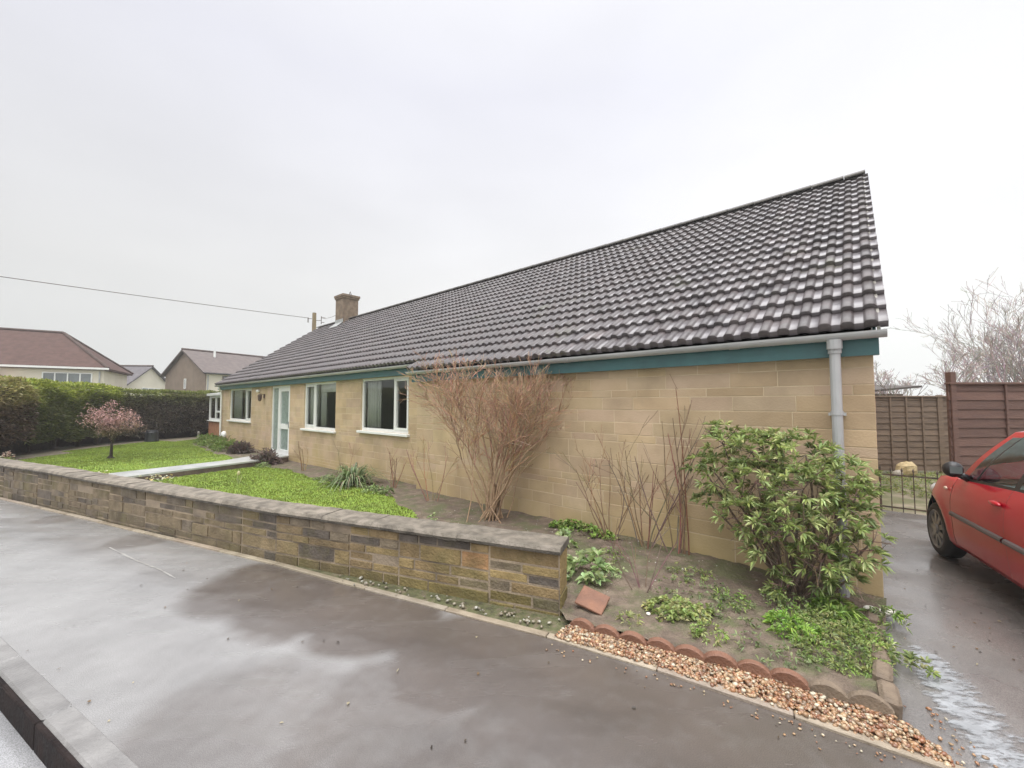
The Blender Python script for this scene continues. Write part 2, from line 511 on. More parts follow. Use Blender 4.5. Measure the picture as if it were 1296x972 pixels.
# pavement between the kerb and the edging line, then on across the mouth of the driveway; DampRefl = soaked patches plus dark house reflections painted into the colour
bk = [Vector((x, y, 0)) for (x, y) in EDGE + [(9.0, -2.3), (30, -14.6)]]
fr = [kin_l + kd * (p - kin_l).dot(kd) for p in bk]
DAMP_REFL = [(-2.35, 3.75, .55, .95), (-1.7, 3.45, .55, 1.0), (-1.0, 3.15, .5, 1.0), (-.3, 2.75, .55, 1.0), (.35, 2.35, .55, 1.0), (1.0, 1.95, .7, 1.0), (.2, 1.7, .8, .9), (1.7, 1.5, .8, 1.0), (-.6, 2.1, .7, .75), (.6, 1.2, .9, 1.0), (-1.2, 1.9, .8, .55), (-4.5, 5.0, .35, .5), (-6.5, 5.9, .3, .45), (2.6, 1.2, 1.0, 1.0), (4, .4, 1.6, 1.0)]
def damp_refl(x, y):
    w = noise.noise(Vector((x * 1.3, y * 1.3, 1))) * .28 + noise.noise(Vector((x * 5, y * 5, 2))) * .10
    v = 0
    for (cx_, cy_, r_, a_) in DAMP_REFL:
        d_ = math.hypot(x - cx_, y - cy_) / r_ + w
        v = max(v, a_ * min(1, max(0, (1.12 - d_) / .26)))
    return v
vs = []; fs = []; dm = []; nv = 40
rows_ = []
for i in range(len(bk) - 1):
    k = 20 if i in (0, len(bk) - 2) else max(12, int((bk[i + 1] - bk[i]).length / .05))
    for j in range(k):
        rows_.append((fr[i].lerp(fr[i + 1], j / k), bk[i].lerp(bk[i + 1], j / k)))
rows_.append((fr[-1], bk[-1]))
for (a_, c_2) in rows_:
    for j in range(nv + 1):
        p = a_.lerp(c_2, j / nv); vs.append(tuple(p)); dm.append(damp_refl(p.x, p.y))
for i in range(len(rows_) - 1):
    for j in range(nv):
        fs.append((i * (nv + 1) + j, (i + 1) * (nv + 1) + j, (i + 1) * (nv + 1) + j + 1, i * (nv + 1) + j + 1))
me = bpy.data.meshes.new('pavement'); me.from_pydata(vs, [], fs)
at = me.attributes.new('DampRefl', 'FLOAT', 'POINT'); at.data.foreach_set('value', dm)
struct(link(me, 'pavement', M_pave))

# driveway from the pavement to the fence, beside the gable end
b = MB()
b.add([(2.02, 1.85, -.002), (9, -2.3, -.002), (18, 4, -.002), (13.5, 9.0, -.002), tuple(H(-4.2, 4.0, -.002)), tuple(H(.1, 4.0, -.002)), (2.85, 3.62, -.002), (1.80, 2.25, -.002), (1.72, 2.03, -.002)], [(0, 1, 2, 3, 4, 5, 6, 7, 8)])
dr = struct(b.build('driveway', M_drive))
b = MB()
b.add([tuple(H(.1, 4.0, -.004)), tuple(H(-4.2, 4.0, -.004)), (13.5, 9.0, -.004), (22, 14, -.004), (14, 24, -.004), tuple(H(.1, 14, -.004))], [(0, 1, 2, 3, 4, 5)])
struct(b.build('back_yard_ground', pmat('yard_earth', (.11, .12, .05), (.26, .22, .16), 2.5, (.8, .95), .6, 30, c3=(.16, .15, .08))))



# flush concrete edging along the back of the pavement
b = MB()
pts = [Vector((x, y, 0)) for x, y in EDGE[1:]]
pts[0] = Vector((-14, 9.35, 0))
for i in range(len(pts) - 1):
    a, c = pts[i], pts[i + 1]
    d = (c - a); Ld = d.length; d.normalize(); nn = Vector((-d.y, d.x, 0))
    k = max(1, round(Ld / .9)); s = Ld / k
    for j in range(k):
        Mx = Matrix.Translation(a + d * j * s) @ Matrix(((d.x, nn.x, 0, 0), (d.y, nn.y, 0, 0), (0, 0, 1, 0), (0, 0, 0, 1)))
        g = random.uniform(.85, 1.12)
        b.box(.002, s - .002, 0, .055, -.2, .018 + random.uniform(-.004, .004), (g, g * random.uniform(.95, 1), g * random.uniform(.86, 1)), Mx, bev=.006)
struct(b.build('edging_kerb', pmat('edging_concrete', (.24, .20, .155), (.36, .31, .25), 6, (.5, .7), .4, 60, attr=True)))

# ------------------------------------------------------------------ garden: soil and lawns on one rolling grid
Ff = [(-22, 13.8), (-14, 9.75), (-11.5, 8.62), (-9.04, 7.45), (-2.46, 4.38), (.34, 3.30), (.40, 3.06), (1.97, 2.22)]
Bf = [(-30, 30), (-14.6, 22.5), tuple(H(20.9, .28))[:2], tuple(H(17, .28))[:2], tuple(H(8, .28))[:2], tuple(H(3.0, .03))[:2], tuple(H(2.7, .03))[:2], tuple(H(-.02, .02))[:2]]
SEGN = [10, 14, 22, 70, 60, 6, 60]
rowsN = 56
cols_ = []
for i in range(len(Ff) - 1):
    for j in range(SEGN[i]):
        a = j / SEGN[i]
        cols_.append((Vector(Ff[i]).lerp(Vector(Ff[i + 1]), a), Vector(Bf[i]).lerp(Vector(Bf[i + 1]), a)))
cols_.append((Vector(Ff[-1]), Vector(Bf[-1])))
path_near = [(-9.35, 7.72), (-8.70, 7.42)]
PATH = [(-9.0, 8.80), (-8.20, 8.45), (-8.08, 8.69), (-7.32, 10.25), (-6.75, 11.45), (-6.60, 12.05), (-7.55, 12.85), (-7.83, 10.96), (-8.87, 9.08)]
LAWN_R = [(-8.45, 7.62), (-2.3, 4.62), (-1.25, 4.22), (-.95, 4.9), (-1.3, 5.75), tuple(H(6.2, -.75))[:2], tuple(H(8, -.62))[:2], tuple(H(9.3, -.70))[:2], tuple(H(11, -.55))[:2], tuple(H(12.6, -.75))[:2], (-6.85, 11.0), (-7.28, 10.2), (-8.0, 8.65)]
LAWN_L = [(-9.75, 8.1), (-9.0, 9.15), (-8.05, 11.0), (-7.95, 11.9), tuple(H(16.0, -1.1))[:2], tuple(H(18, -.9))[:2], tuple(H(20.6, -.8))[:2], tuple(H(21.2, .2))[:2], tuple(H(24.5, .6))[:2], (-14.6, 18.6), (-15.4, 16.2), (-15.2, 14.6), (-14.3, 12.6), (-13.6, 11.0), (-12.7, 9.7)]
gv = []; gmask = []
for (fa, fb) in cols_:
    for j in range(rowsN + 1):
        p = fa.lerp(fb, j / rowsN)
        gv.append((p.x, p.y))
nr = rowsN + 1
soilF, lawnF = [], []
for i in range(len(cols_) - 1):
    for j in range(rowsN):
        f = (i * nr + j, (i + 1) * nr + j, (i + 1) * nr + j + 1, i * nr + j + 1)
        c = (sum(gv[k][0] for k in f) / 4, sum(gv[k][1] for k in f) / 4)
        w = noise.noise(Vector((c[0] * 2, c[1] * 2, 0))) * .08
        cc = (c[0] + w, c[1] + w)
        (lawnF if inside(cc, LAWN_R) or inside(cc, LAWN_L) else soilF).append(f)
lawnset = set(k for f in lawnF for k in f)


def gz(x, y):
    edge = 0
    d = Vector((x, y, 0)) - CORNER
    bed = 1.0 if d.dot(UV) < 7 else .6
    return ground_z(x, y) + rug(x, y, bed)


GV = np.array([(x, y, (ground_z(x, y) + .02 + rug(x, y, .35)) if k in lawnset else gz(x, y)) for k, (x, y) in enumerate(gv)])


def submesh(name, F, mat):
    F = np.array(F); ids = np.unique(F); re = np.full(len(GV), -1); re[ids] = np.arange(len(ids))
    return fast(name, GV[ids], re[F], mat, smooth=True)


struct(submesh('soil_ground', soilF, M_soil))
M_lawn = pmat('lawn_turf', (.14, .20, .022), (.20, .27, .035), 3.0, (.7, .9), .8, 90, c3=(.19, .29, .03), bdist=.02)
struct(submesh('lawn_ground', lawnF, M_lawn))


def grass_on(F, per_m2, name, h=(.012, .032), base=(.17, .225, .035), label=None):
    F = np.array(F)
    P = GV[F]
    e1 = P[:, 1] - P[:, 0]; e2 = P[:, 3] - P[:, 0]
    ar = np.abs(e1[:, 0] * e2[:, 1] - e1[:, 1] * e2[:, 0])
    cnt = rng.poisson(ar * per_m2)
    idx = np.repeat(np.arange(len(F)), cnt)
    a = rng.random((len(idx), 1)); c = rng.random((len(idx), 1))
    Q = (P[idx, 0] * (1 - a) + P[idx, 1] * a) * (1 - c) + (P[idx, 3] * (1 - a) + P[idx, 2] * a) * c
    n = len(Q)
    th = rng.random(n) * 2 * np.pi
    hh = rng.uniform(h[0], h[1], n)
    w = rng.uniform(.004, .008, n)
    dx = np.stack([np.cos(th), np.sin(th), np.zeros(n)], 1)
    lean = rng.normal(0, .35, (n, 3)) * hh[:, None]; lean[:, 2] = hh
    V = np.concatenate([Q - dx * w[:, None], Q + dx * w[:, None], Q + lean], 0)
    Fc = np.stack([np.arange(n), np.arange(n) + n, np.arange(n) + 2 * n], 1)
    patch = np.array([noise.noise(Vector((q[0] * .9, q[1] * .9, 2))) for q in Q])
    c = np.array(base)[None] * rng.uniform(.7, 1.25, (n, 1)) * (1 + .45 * patch[:, None]) * np.array([1, 1, 1])[None]
    c[:, 0] *= rng.uniform(.8, 1.3, n)
    o = fast(name, V, Fc, M_leaf, cols=c)
    return tag(o, label, 'grass', kind='stuff')


grass_on(lawnF, 1700, 'lawn_grass', label='short bright green grass of the two front lawns')

# path of concrete slabs to the front door with a brick side
pm = MB()
def pathz(p): return lerp_tab((Vector((p[0], p[1], 0)) - CORNER).dot(UV), [(12, .12), (13.4, .09), (15, .11)])
n_ = len(PATH)
pv = [(x, y, .115) for x, y in PATH]
pm.add(pv + [(x, y, .075) for x, y in PATH], [tuple(range(n_))] + [(i, (i + 1) % n_, n_ + (i + 1) % n_, n_ + i) for i in range(n_)])
struct(pm.build('path', pmat('path_concrete', (.36, .37, .36), (.48, .48, .46), 4, (.3, .55), .3, 40, coat=.6, coat_r=.2)))
pm = MB()
ins = [(x * .998 + -.0, y) for x, y in PATH]
pm.prism([(x + (.02 if x < -7.8 else -.02), y) for x, y in PATH], -.25, .074)
struct(pm.build('path_side', pmat('path_brick_side', (.10, .075, .06), (.17, .13, .10), 9, (.7, .9), .6, 30)))


# ------------------------------------------------------------------ coursed stone
def stone_courses(mb, x0, x1, z0, z1, holes, y, heights, lens, colfn, joint=.008, proud=(.004, .010), cuts=(), rnd=random, depth=.02):
    """blocks on the face y (facing -y) of a wall from x0 to x1; holes [(xa,xb,za,zb)]"""
    zs = sorted(set([z0, z1] + [c for c in cuts if z0 < c < z1]))
    z = z0; courses = []
    while z < z1 - .01:
        h = rnd.choice(heights)
        nxt = min(c for c in zs if c > z + 1e-6)
        if z + h > nxt - .045: h = nxt - z
        courses.append((z, z + h)); z += h
    for (za, zb) in courses:
        free = [(x0, x1)]
        zm = (za + zb) / 2
        for (xa, xb, ha, hb) in holes:
            if ha < zm < hb:
                nf = []
                for (a, c) in free:
                    if xb <= a or xa >= c: nf.append((a, c)); continue
                    if xa > a: nf.append((a, xa))
                    if xb < c: nf.append((xb, c))
                free = nf
        for (a, c) in free:
            x = a
            while x < c - 1e-4:
                l = rnd.uniform(*lens) * (.8 if zb - za < .1 else 1)
                if x + l > c - .12: l = c - x
                f = y - rnd.uniform(*proud)
                xa, xb, z_0, z_1 = x + joint / 2, x + l - joint / 2, za + joint / 2, zb - joint / 2
                t = .004
                vs = [(xa, y + .001, z_0), (xb, y + .001, z_0), (xb, y + .001, z_1), (xa, y + .001, z_1),
                      (xa + t, f, z_0 + t), (xb - t, f, z_0 + t), (xb - t, f, z_1 - t), (xa + t, f, z_1 - t)]
                mb.add(vs, [(4, 5, 6, 7), (0, 1, 5, 4), (1, 2, 6, 5), (2, 3, 7, 6), (3, 0, 4, 7)], colfn(x, za, rnd))
                x += l


def wall_face(mb, x0, x1, z0, z1, holes, y, reveal=.12):
    """front sheet at y with openings and their reveals (going to +y)"""
    xs = sorted(set([x0, x1] + [h[0] for h in holes] + [h[1] for h in holes]))
    for a, c in zip(xs, xs[1:]):
        xm = (a + c) / 2
        zz = [(z0, z1)]
        for h in holes:
            if h[0] < xm < h[1]:
                zz = [(z0, h[2])] + ([(h[3], z1)] if h[3] < z1 else [])
        for (p, q) in zz:
            if q > p: mb.quad((a, y, p), (c, y, p), (c, y, q), (a, y, q))
    for (a, c, p, q) in holes:
        y2 = y + reveal
        mb.quad((a, y, p), (a, y, q), (a, y2, q), (a, y2, p)); mb.quad((c, y, p), (c, y2, p), (c, y2, q), (c, y, q))
        mb.quad((a, y, p), (a, y2, p), (c, y2, p), (c, y, p)); mb.quad((a, y, q), (c, y, q), (c, y2, q), (a, y2, q))


# ------------------------------------------------------------------ the bungalow (local x = -u, y = n)
house = thing('bungalow', 'long buff stone bungalow with brown tiled roof and teal fascia', 'bungalow', CORNER, -A)
UL, US = 20.7, 6.46                # far left end, step in the facade
SET = .25                          # the left part stands back
ZE_R = 2.26                        # underside of tiles at the right eave
SLOPE = .71
NR, ZRID = 4.3, 5.47


def roof_z(n): return ZRID - SLOPE * (NR - n)


W = {'bay': (7.10, 9.02, 1.03, 2.23), 'mid': (10.30, 12.25, .95, 2.23), 'far': (16.88, 19.55, 1.0, 2.23)}
DOOR = (13.30, 14.86, .04, 2.22)
holes_L = [(-b_, -a_, c_, d_) for (a_, b_, c_, d_) in list(W.values()) + [DOOR]]


def fac_col(x, z, r):
    g = r.uniform(.92, 1.05)
    k = r.random()
    c = (g, g * r.uniform(.97, 1.02), g * r.uniform(.92, 1.06))
    if k < .06: c = (g * .88, g * .86, g * .82)
    return c


rf = random.Random(5)
b = MB(); wall_face(b, -UL, -US, -.3, 2.32, holes_L, SET); b.build('mortar', M_mortar, house)
b = MB()
stone_courses(b, -UL, -US, -.18, 2.32, holes_L, SET, [.15, .15, .075, .15, .225], (.3, .62), fac_col, cuts=(.95, 1.0, 1.03, 2.22, 2.23), rnd=rf, joint=.006, proud=(.001, .0045))
wall_f = b.build('wall', M_facade, house)
b = MB(); wall_face(b, -US, 0, -.3, 2.10, [], 0.0); b.quad((-US, 0, -.3), (-US, 0, 2.32), (-US, SET, 2.32), (-US, SET, -.3)); b.build('mortar', M_mortar, house)
b = MB()
stone_courses(b, -US, 0.006, -.18, 2.10, [], 0.0, [.15, .15, .075, .15, .225, .09], (.3, .66), fac_col, rnd=rf, joint=.006, proud=(.001, .0045))
b.build('wall', M_facade, house)
# gable walls and back wall
NB = 2 * NR
for (x, s) in ((0, 1), (-UL, -1)):
    y0 = 0 if s > 0 else SET
    z_e = roof_z(y0) - .1
    b = MB(); b.add([(x, y0, -.3), (x, NB, -.3), (x, NB, 2.0), (x, NR, ZRID - .12), (x, y0, z_e)], [(0, 1, 2, 3, 4)]); b.build('mortar', M_mortar, house)
    b = MB()
    # blocks laid in the plane of the gable, narrowing to the apex
    def gmap(p, x=x, s=s): return (x - s * (p[1]), p[0], p[2])
    tmp = MB()
    z = -.18
    while z < ZRID - .4:
        h = rf.choice([.15, .15, .075, .225])
        ya = max(y0, NR - (ZRID - .12 - (z + h)) / SLOPE); yb = min(NB, NR + (ZRID - .12 - (z + h)) / SLOPE)
        if yb - ya > .3:
            stone_courses(tmp, ya, yb, z, z + h, [], 0, [h], (.3, .62), fac_col, rnd=rf, joint=.006, proud=(.001, .0045))
        z += h
    b.add([gmap(p) for p in tmp.v], tmp.f); b.c = tmp.c
    b.build('gable_wall', M_facade, house)
back_holes = [(-9.3, -7.0, .2, 2.2), (-12.5, -10.0, .2, 2.2), (-14.9, -13.2, .2, 2.2), (-20.2, -15.8, .2, 2.2)]  # unseen rear openings, added to let more light into the rooms
b = MB(); wall_face(b, -UL, 0, -.3, 2.32, back_holes, NB - .12, .12); b.build('back_wall', M_mortar, house)
for h_ in back_holes:
    b = MB(); xm_ = (h_[0] + h_[1]) / 2
    b.box(h_[0], h_[0] + .06, NB - .09, NB - .04, h_[2], h_[3]); b.box(h_[1] - .06, h_[1], NB - .09, NB - .04, h_[2], h_[3]); b.box(xm_ - .04, xm_ + .04, NB - .09, NB - .04, h_[2], h_[3])
    b.box(h_[0] + .06, xm_ - .04, NB - .09, NB - .04, h_[2], h_[2] + .08); b.box(xm_ + .04, h_[1] - .06, NB - .09, NB - .04, h_[2], h_[2] + .08); b.box(h_[0] + .06, xm_ - .04, NB - .09, NB - .04, h_[3] - .07, h_[3]); b.box(xm_ + .04, h_[1] - .06, NB - .09, NB - .04, h_[3] - .07, h_[3])
    b.build('added_rear_window', M_upvc, house)
# rooms behind the windows
b = MB()
b.quad((-UL + .02, SET + .121, 2.315), (0, SET + .121, 2.315), (0, NB - .02, 2.315), (-UL + .02, NB - .02, 2.315))
b.quad((-UL + .02, SET + .121, .02), (0, SET + .121, .02), (0, NB - .02, .02), (-UL + .02, NB - .02, .02))
idoor = []
for x in (-6.7, -9.6, -12.9, -15.2):
    b.quad((x, SET + .13, .02), (x, NB - .02, .02), (x, NB - .02, 2.31), (x, SET + .13, 2.31))
    if x > -15: idoor.append(x)
b.build('interior_wall', pmat('dim_room_paint', (.78, .81, .75), (.72, .75, .70), 1, (.8, .9)), house)


def window(x0, x1, z0, z1, y, mull, parent=house, name='window', sill=True, transom=None):
    fb = MB(); fw = .052; yf, yb = y + .035, y + .1
    fb.box(x0, x0 + fw, yf, yb, z0, z1); fb.box(x1 - fw, x1, yf, yb, z0, z1)
    fb.box(x0 + fw, x1 - fw, yf, yb, z0, z0 + fw + .012); fb.box(x0 + fw, x1 - fw, yf, yb, z1 - fw, z1)
    edges = [x0 + fw] + [m_ for m_ in mull] + [x1 - fw]
    for m_ in mull: fb.box(m_ - .03, m_ + .03, yf, yb, z0 + fw + .012, z1 - fw)
    o = fb.build(name, M_upvc, parent)
    for a, c in zip(edges, edges[1:]):
        xa = a + (.03 if a in mull else 0); xb = c - (.03 if c in mull else 0)
        za, zb = z0 + fw + .012, z1 - fw
        small = (xb - xa) < .75
        if small:   # the narrow light opens: an extra sash frame
            sb = MB(); w = .045; ys = yf - .012
            sb.box(xa + .003, xa + w, ys, yb - .01, za + .003, zb - .003); sb.box(xb - w, xb - .003, ys, yb - .01, za + .003, zb - .003)
            sb.box(xa + w, xb - w, ys, yb - .01, za + .003, za + w); sb.box(xa + w, xb - w, ys, yb - .01, zb - w, zb - .003)
            sb.build('sash', M_upvc, o); xa += w; xb -= w; za += w; zb -= w
        pb = MB(); pb.quad((xa, yf + .03, za), (xb, yf + .03, za), (xb, yf + .03, zb), (xa, yf + .03, zb)); pb.build('pane', M_glass, o)
    if sill:
        sb = MB(); sb.box(x0 - .06, x1 + .06, y - .075, y + .03, z0 - .055, z0 - .002, bev=.006); sb.build('sill', M_upvc, o)
    return o


def X(u): return -u


w_ = W['bay']; window(X(w_[1]), X(w_[0]), w_[2], w_[3], SET, [X(7.66)])
w_ = W['mid']; window(X(w_[1]), X(w_[0]), w_[2], w_[3], SET, [X(11.58)])
w_ = W['far']; window(X(w_[1]), X(w_[0]), w_[2], w_[3], SET, [X(17.55)])
# front door with a glazed side light
fb = MB(); xa, xb, za, zb = X(DOOR[1]), X(DOOR[0]), DOOR[2], DOOR[3]
xm = X(14.30); yf, yb = SET + .035, SET + .1
fb.box(xa, xa + .06, yf, yb, za, zb); fb.box(xb - .06, xb, yf, yb, za, zb); fb.box(xm - .04, xm + .04, yf, yb, za, zb - .06)
fb.box(xa + .06, xb - .06, yf, yb, zb - .06, zb); fb.box(xa + .06, xm - .04, yf, yb, za, za + .12)
fb.box(xa - .02, xb + .02, SET - .03, SET + .035, za - .04, za + .02)
df = fb.build('door_frame', M_upvc, house)
pb = MB(); pb.quad((xa + .06, yf + .03, za + .12), (xm - .04, yf + .03, za + .12), (xm - .04, yf + .03, zb - .06), (xa + .06, yf + .03, zb - .06)); pb.build('side_light', M_frost, df)
db = MB(); da, dc = xm + .045, xb - .065
yd = yf - .006
db.box(da, da + .11, yd, yb - .01, za + .03, zb - .065); db.box(dc - .11, dc, yd, yb - .01, za + .03, zb - .065)
db.box(da + .11, dc - .11, yd, yb - .01, za + .03, za + .17); db.box(da + .11, dc - .11, yd, yb - .01, zb - .18, zb - .065); db.box(da + .11, dc - .11, yd, yb - .01, .86, 1.02)
dd = db.build('door', M_upvc, house)
for (p, q) in ((za + .17, .86), (1.02, zb - .18)):
    pb = MB(); pb.quad((da + .11, yf + .03, p), (dc - .11, yf + .03, p), (dc - .11, yf + .03, q), (da + .11, yf + .03, q)); pb.build('pane', M_frost, dd)
hb = MB(); hb.box(dc - .075, dc - .045, yd - .012, yd, .9, 1.1); hb.tube([(dc - .06, yd - .012, 1.02), (dc - .06, yd - .05, 1.02), (dc - .17, yd - .05, 1.02)], .01, 6)
hb.build('handle', pmat('door_metal', (.5, .5, .48), (.4, .4, .4), 4, (.25, .35), metal=.8), dd)

M_idoor = pmat('dark_wood_door', (.26, .22, .19), (.32, .27, .23), 4, (.4, .6), stretch=(1, 1, .2))
for x in idoor:
    b = MB(); b.box(x + .004, x + .03, 1.55, 2.45, .02, 1.98); b.build('interior_door', M_idoor, house)

# ---- roof tiles: double roman concrete tiles with real rolls and laps
ct, st = 1 / math.sqrt(1 + SLOPE ** 2), SLOPE / math.sqrt(1 + SLOPE ** 2)
GA = .3056
RIDGE_S = (NR + .2) / ct


def tile_roof(x0, x1, k0, k1, name_cols_seed, n_eave=-.2, flip=False, wave=True):
    """courses k0..k1 counted from the eave at n=-.2"""
    r = np.random.default_rng(name_cols_seed)
    ph = np.array([0, .06, .14, .29, .44, .52, .58, .61, .98]) if wave else np.array([0, .5])
    hp = np.array([0, .6, .9, 1.0, .9, .6, 0, -.04, -.04]) * .024 if wave else np.array([0, 0])
    per = .15
    nper = int(round((x1 - x0) / per))
    xs = (x0 + (np.arange(nper)[:, None] + ph[None]) * per).ravel()
    hs = np.tile(hp, nper)
    xs = np.append(xs, x0 + nper * per); hs = np.append(hs, 0)
    n = len(xs)
    V = []; F = []; Cc = []
    tile_id = np.minimum((np.arange(n - 1) // len(ph)) // 2, nper)
    for k in range(k0, k1):
        s0 = k * GA; s1 = min(s0 + GA + .03, RIDGE_S - .02)
        jit = r.normal(0, .002, nper + 1)[np.minimum(np.arange(n) // len(ph), nper)]
        rows = []
        for (s, lift, ks) in ((s0 + .004, -.010, .5), (s0, .044, 1.0), (s0 + .006, .050, 1.0), ((s0 + s1) / 2, .028, 1), (s1, .004, 1.0)):
            z_off = lift + hs * (ks) + jit * (1 if lift > 0 else 0)
            nn = -.2 + (s * ct) - z_off * st
            zz = roof_z(-.2) + s * st + z_off * ct
            if flip: nn = 2 * NR - nn
            rows.append(np.stack([xs, nn, zz], 1))
        b0 = len(V) and sum(len(v) for v in V)
        V.append(np.concatenate(rows))
        tone = r.normal(1, .085, nper // 2 + 2).clip(.7, 1.45)[tile_id]
        warm = r.normal(1, .012, nper // 2 + 2)[tile_id]
        for q in range(len(rows) - 1):
            a = b0 + q * n + np.arange(n - 1)
            F.append(np.stack([a, a + 1, a + n + 1, a + n], 1) if not flip else np.stack([a, a + n, a + n + 1, a + 1], 1))
            Cc.append(np.stack([tone * warm, tone, tone / warm], 1))
    return np.concatenate(V), np.concatenate(F), np.concatenate(Cc)


M_pan = pmat('rain_wet_tile_pan', (.088, .076, .080), (.125, .109, .114), 5, (.3, .45), .2, 60, attr=True, coat=.55, coat_r=.27, bdist=.004)
moss(M_pan, (.10, .105, .06), .60, .72, 1.1)
moss(M_tile, (.085, .085, .05), .60, .72, 1.1)
XL, XS, XR = -(UL + .2), -(US + .09), .06
XS = XL + round((XS - XL) / .15) * .15
NC = int(RIDGE_S / GA) + 1
V1, F1, C1 = tile_roof(XL, XR, 1, NC, 1)
V2, F2, C2 = tile_roof(XS, XR, 0, 1, 2)
# back slope with the same tiles, coarser waves
V3, F3, C3 = tile_roof(XL, XR, 0, NC, 3, flip=True, wave=False)
VV = np.concatenate([V1, V2, V3]); FF = np.concatenate([F1, F2 + len(V1), F3 + len(V1) + len(V2)])
roof = fast('roof', VV, FF, [M_tile, M_pan], house, np.concatenate([C1, C2, C3]))
# the flat pans between the rolls hold a film of rain
nF12 = len(F1) + len(F2)
phase = ((VV[FF[:nF12]][:, :, 0].mean(1) - XL) / .15) % 1.0
mi_ = np.zeros(len(FF), dtype=np.int32); mi_[:nF12] = (phase > .62)
roof.data.polygons.foreach_set('material_index', mi_); roof.data.update()
# sarking below the tiles so that no light leaks through
b = MB()
for (xa, xb, ye) in ((XL + .02, XS, .06), (XS, XR - .03, -.17)):
    b.quad((xa, ye, roof_z(ye) - .02), (xb, ye, roof_z(ye) - .02), (xb, NR, ZRID - .02), (xa, NR, ZRID - .02))
b.quad((XL + .02, NB + .17, roof_z(-.17) - .02), (XR - .03, NB + .17, roof_z(-.17) - .02), (XR - .03, NR, ZRID - .02), (XL + .02, NR, ZRID - .02))
b.build('underlay', M_dark, house)
# ridge tiles
b = MB()
x = XL - .01
while x < XR - .05:
    l = min(.45, XR + .01 - x)
    arc = [(math.cos(w) * .115, math.sin(w) * .065) for w in np.linspace(-.25, math.pi + .25, 11)]
    g = random.uniform(.85, 1.1)
    vs = [(x + .004, NR + a_, ZRID + .035 + h_) for a_, h_ in arc] + [(x + l - .004, NR + a_, ZRID + .04 + h_) for a_, h_ in arc]
    vs += [(x + .004, NR + a_ * .85, ZRID + .02 + h_ * .85) for a_, h_ in arc] + [(x + l - .004, NR + a_ * .85, ZRID + .02 + h_ * .85) for a_, h_ in arc]
    k = 11
    fs = [(i, k + i, k + i + 1, i + 1) for i in range(k - 1)] + [(i, i + 1, 2 * k + i + 1, 2 * k + i) for i in range(k - 1)] + [(k + i, 3 * k + i, 3 * k + i + 1, k + i + 1) for i in range(k - 1)]
    b.add(vs, fs, (g, g, g)); x += l
b.build('ridge_tile', pmat('ridge_concrete', (.075, .068, .062), (.125, .115, .102), 5, (.4, .6), .3, 60, attr=True), roof)
# verge: mortar bed and barge board at both gables
for x, s in ((XR, 1), (XL, -1)):
    b = MB()
    for (ya, yb) in (((-.2 if s > 0 else .06), NR), (NB + .2, NR)):
        za_, zb_ = roof_z(ya if ya < NR else 2 * NR - ya), ZRID
        xa, xb = sorted((x - s * .03, x - s * .008))
        vs = [(xa, ya, za_ - .05), (xb, ya, za_ - .05), (xb, ya, za_ + .02), (xa, ya, za_ + .02), (xa, yb, zb_ - .05), (xb, yb, zb_ - .05), (xb, yb, zb_ + .02), (xa, yb, zb_ + .02)]
        b.add(vs, [(3, 2, 1, 0), (4, 5, 6, 7), (0, 1, 5, 4), (1, 2, 6, 5), (2, 3, 7, 6), (3, 0, 4, 7)])
    b.build('verge', M_ridge, roof)
    b = MB()
    for (ya, yb) in (((-.1 if s > 0 else .15), NR), (NB + .1, NR)):
        za_, zb_ = roof_z(ya if ya < NR else 2 * NR - ya) - .055, ZRID - .055
        xa, xb = sorted((x - s * .035, x - s * .055))
        vs = [(xa, ya, za_ - .16), (xb, ya, za_ - .16), (xb, ya, za_), (xa, ya, za_), (xa, yb, zb_ - .16), (xb, yb, zb_ - .16), (xb, yb, zb_), (xa, yb, zb_)]
        b.add(vs, [(3, 2, 1, 0), (4, 5, 6, 7), (0, 1, 5, 4), (1, 2, 6, 5), (2, 3, 7, 6), (3, 0, 4, 7)])
    b.build('barge_board', M_teal, house)


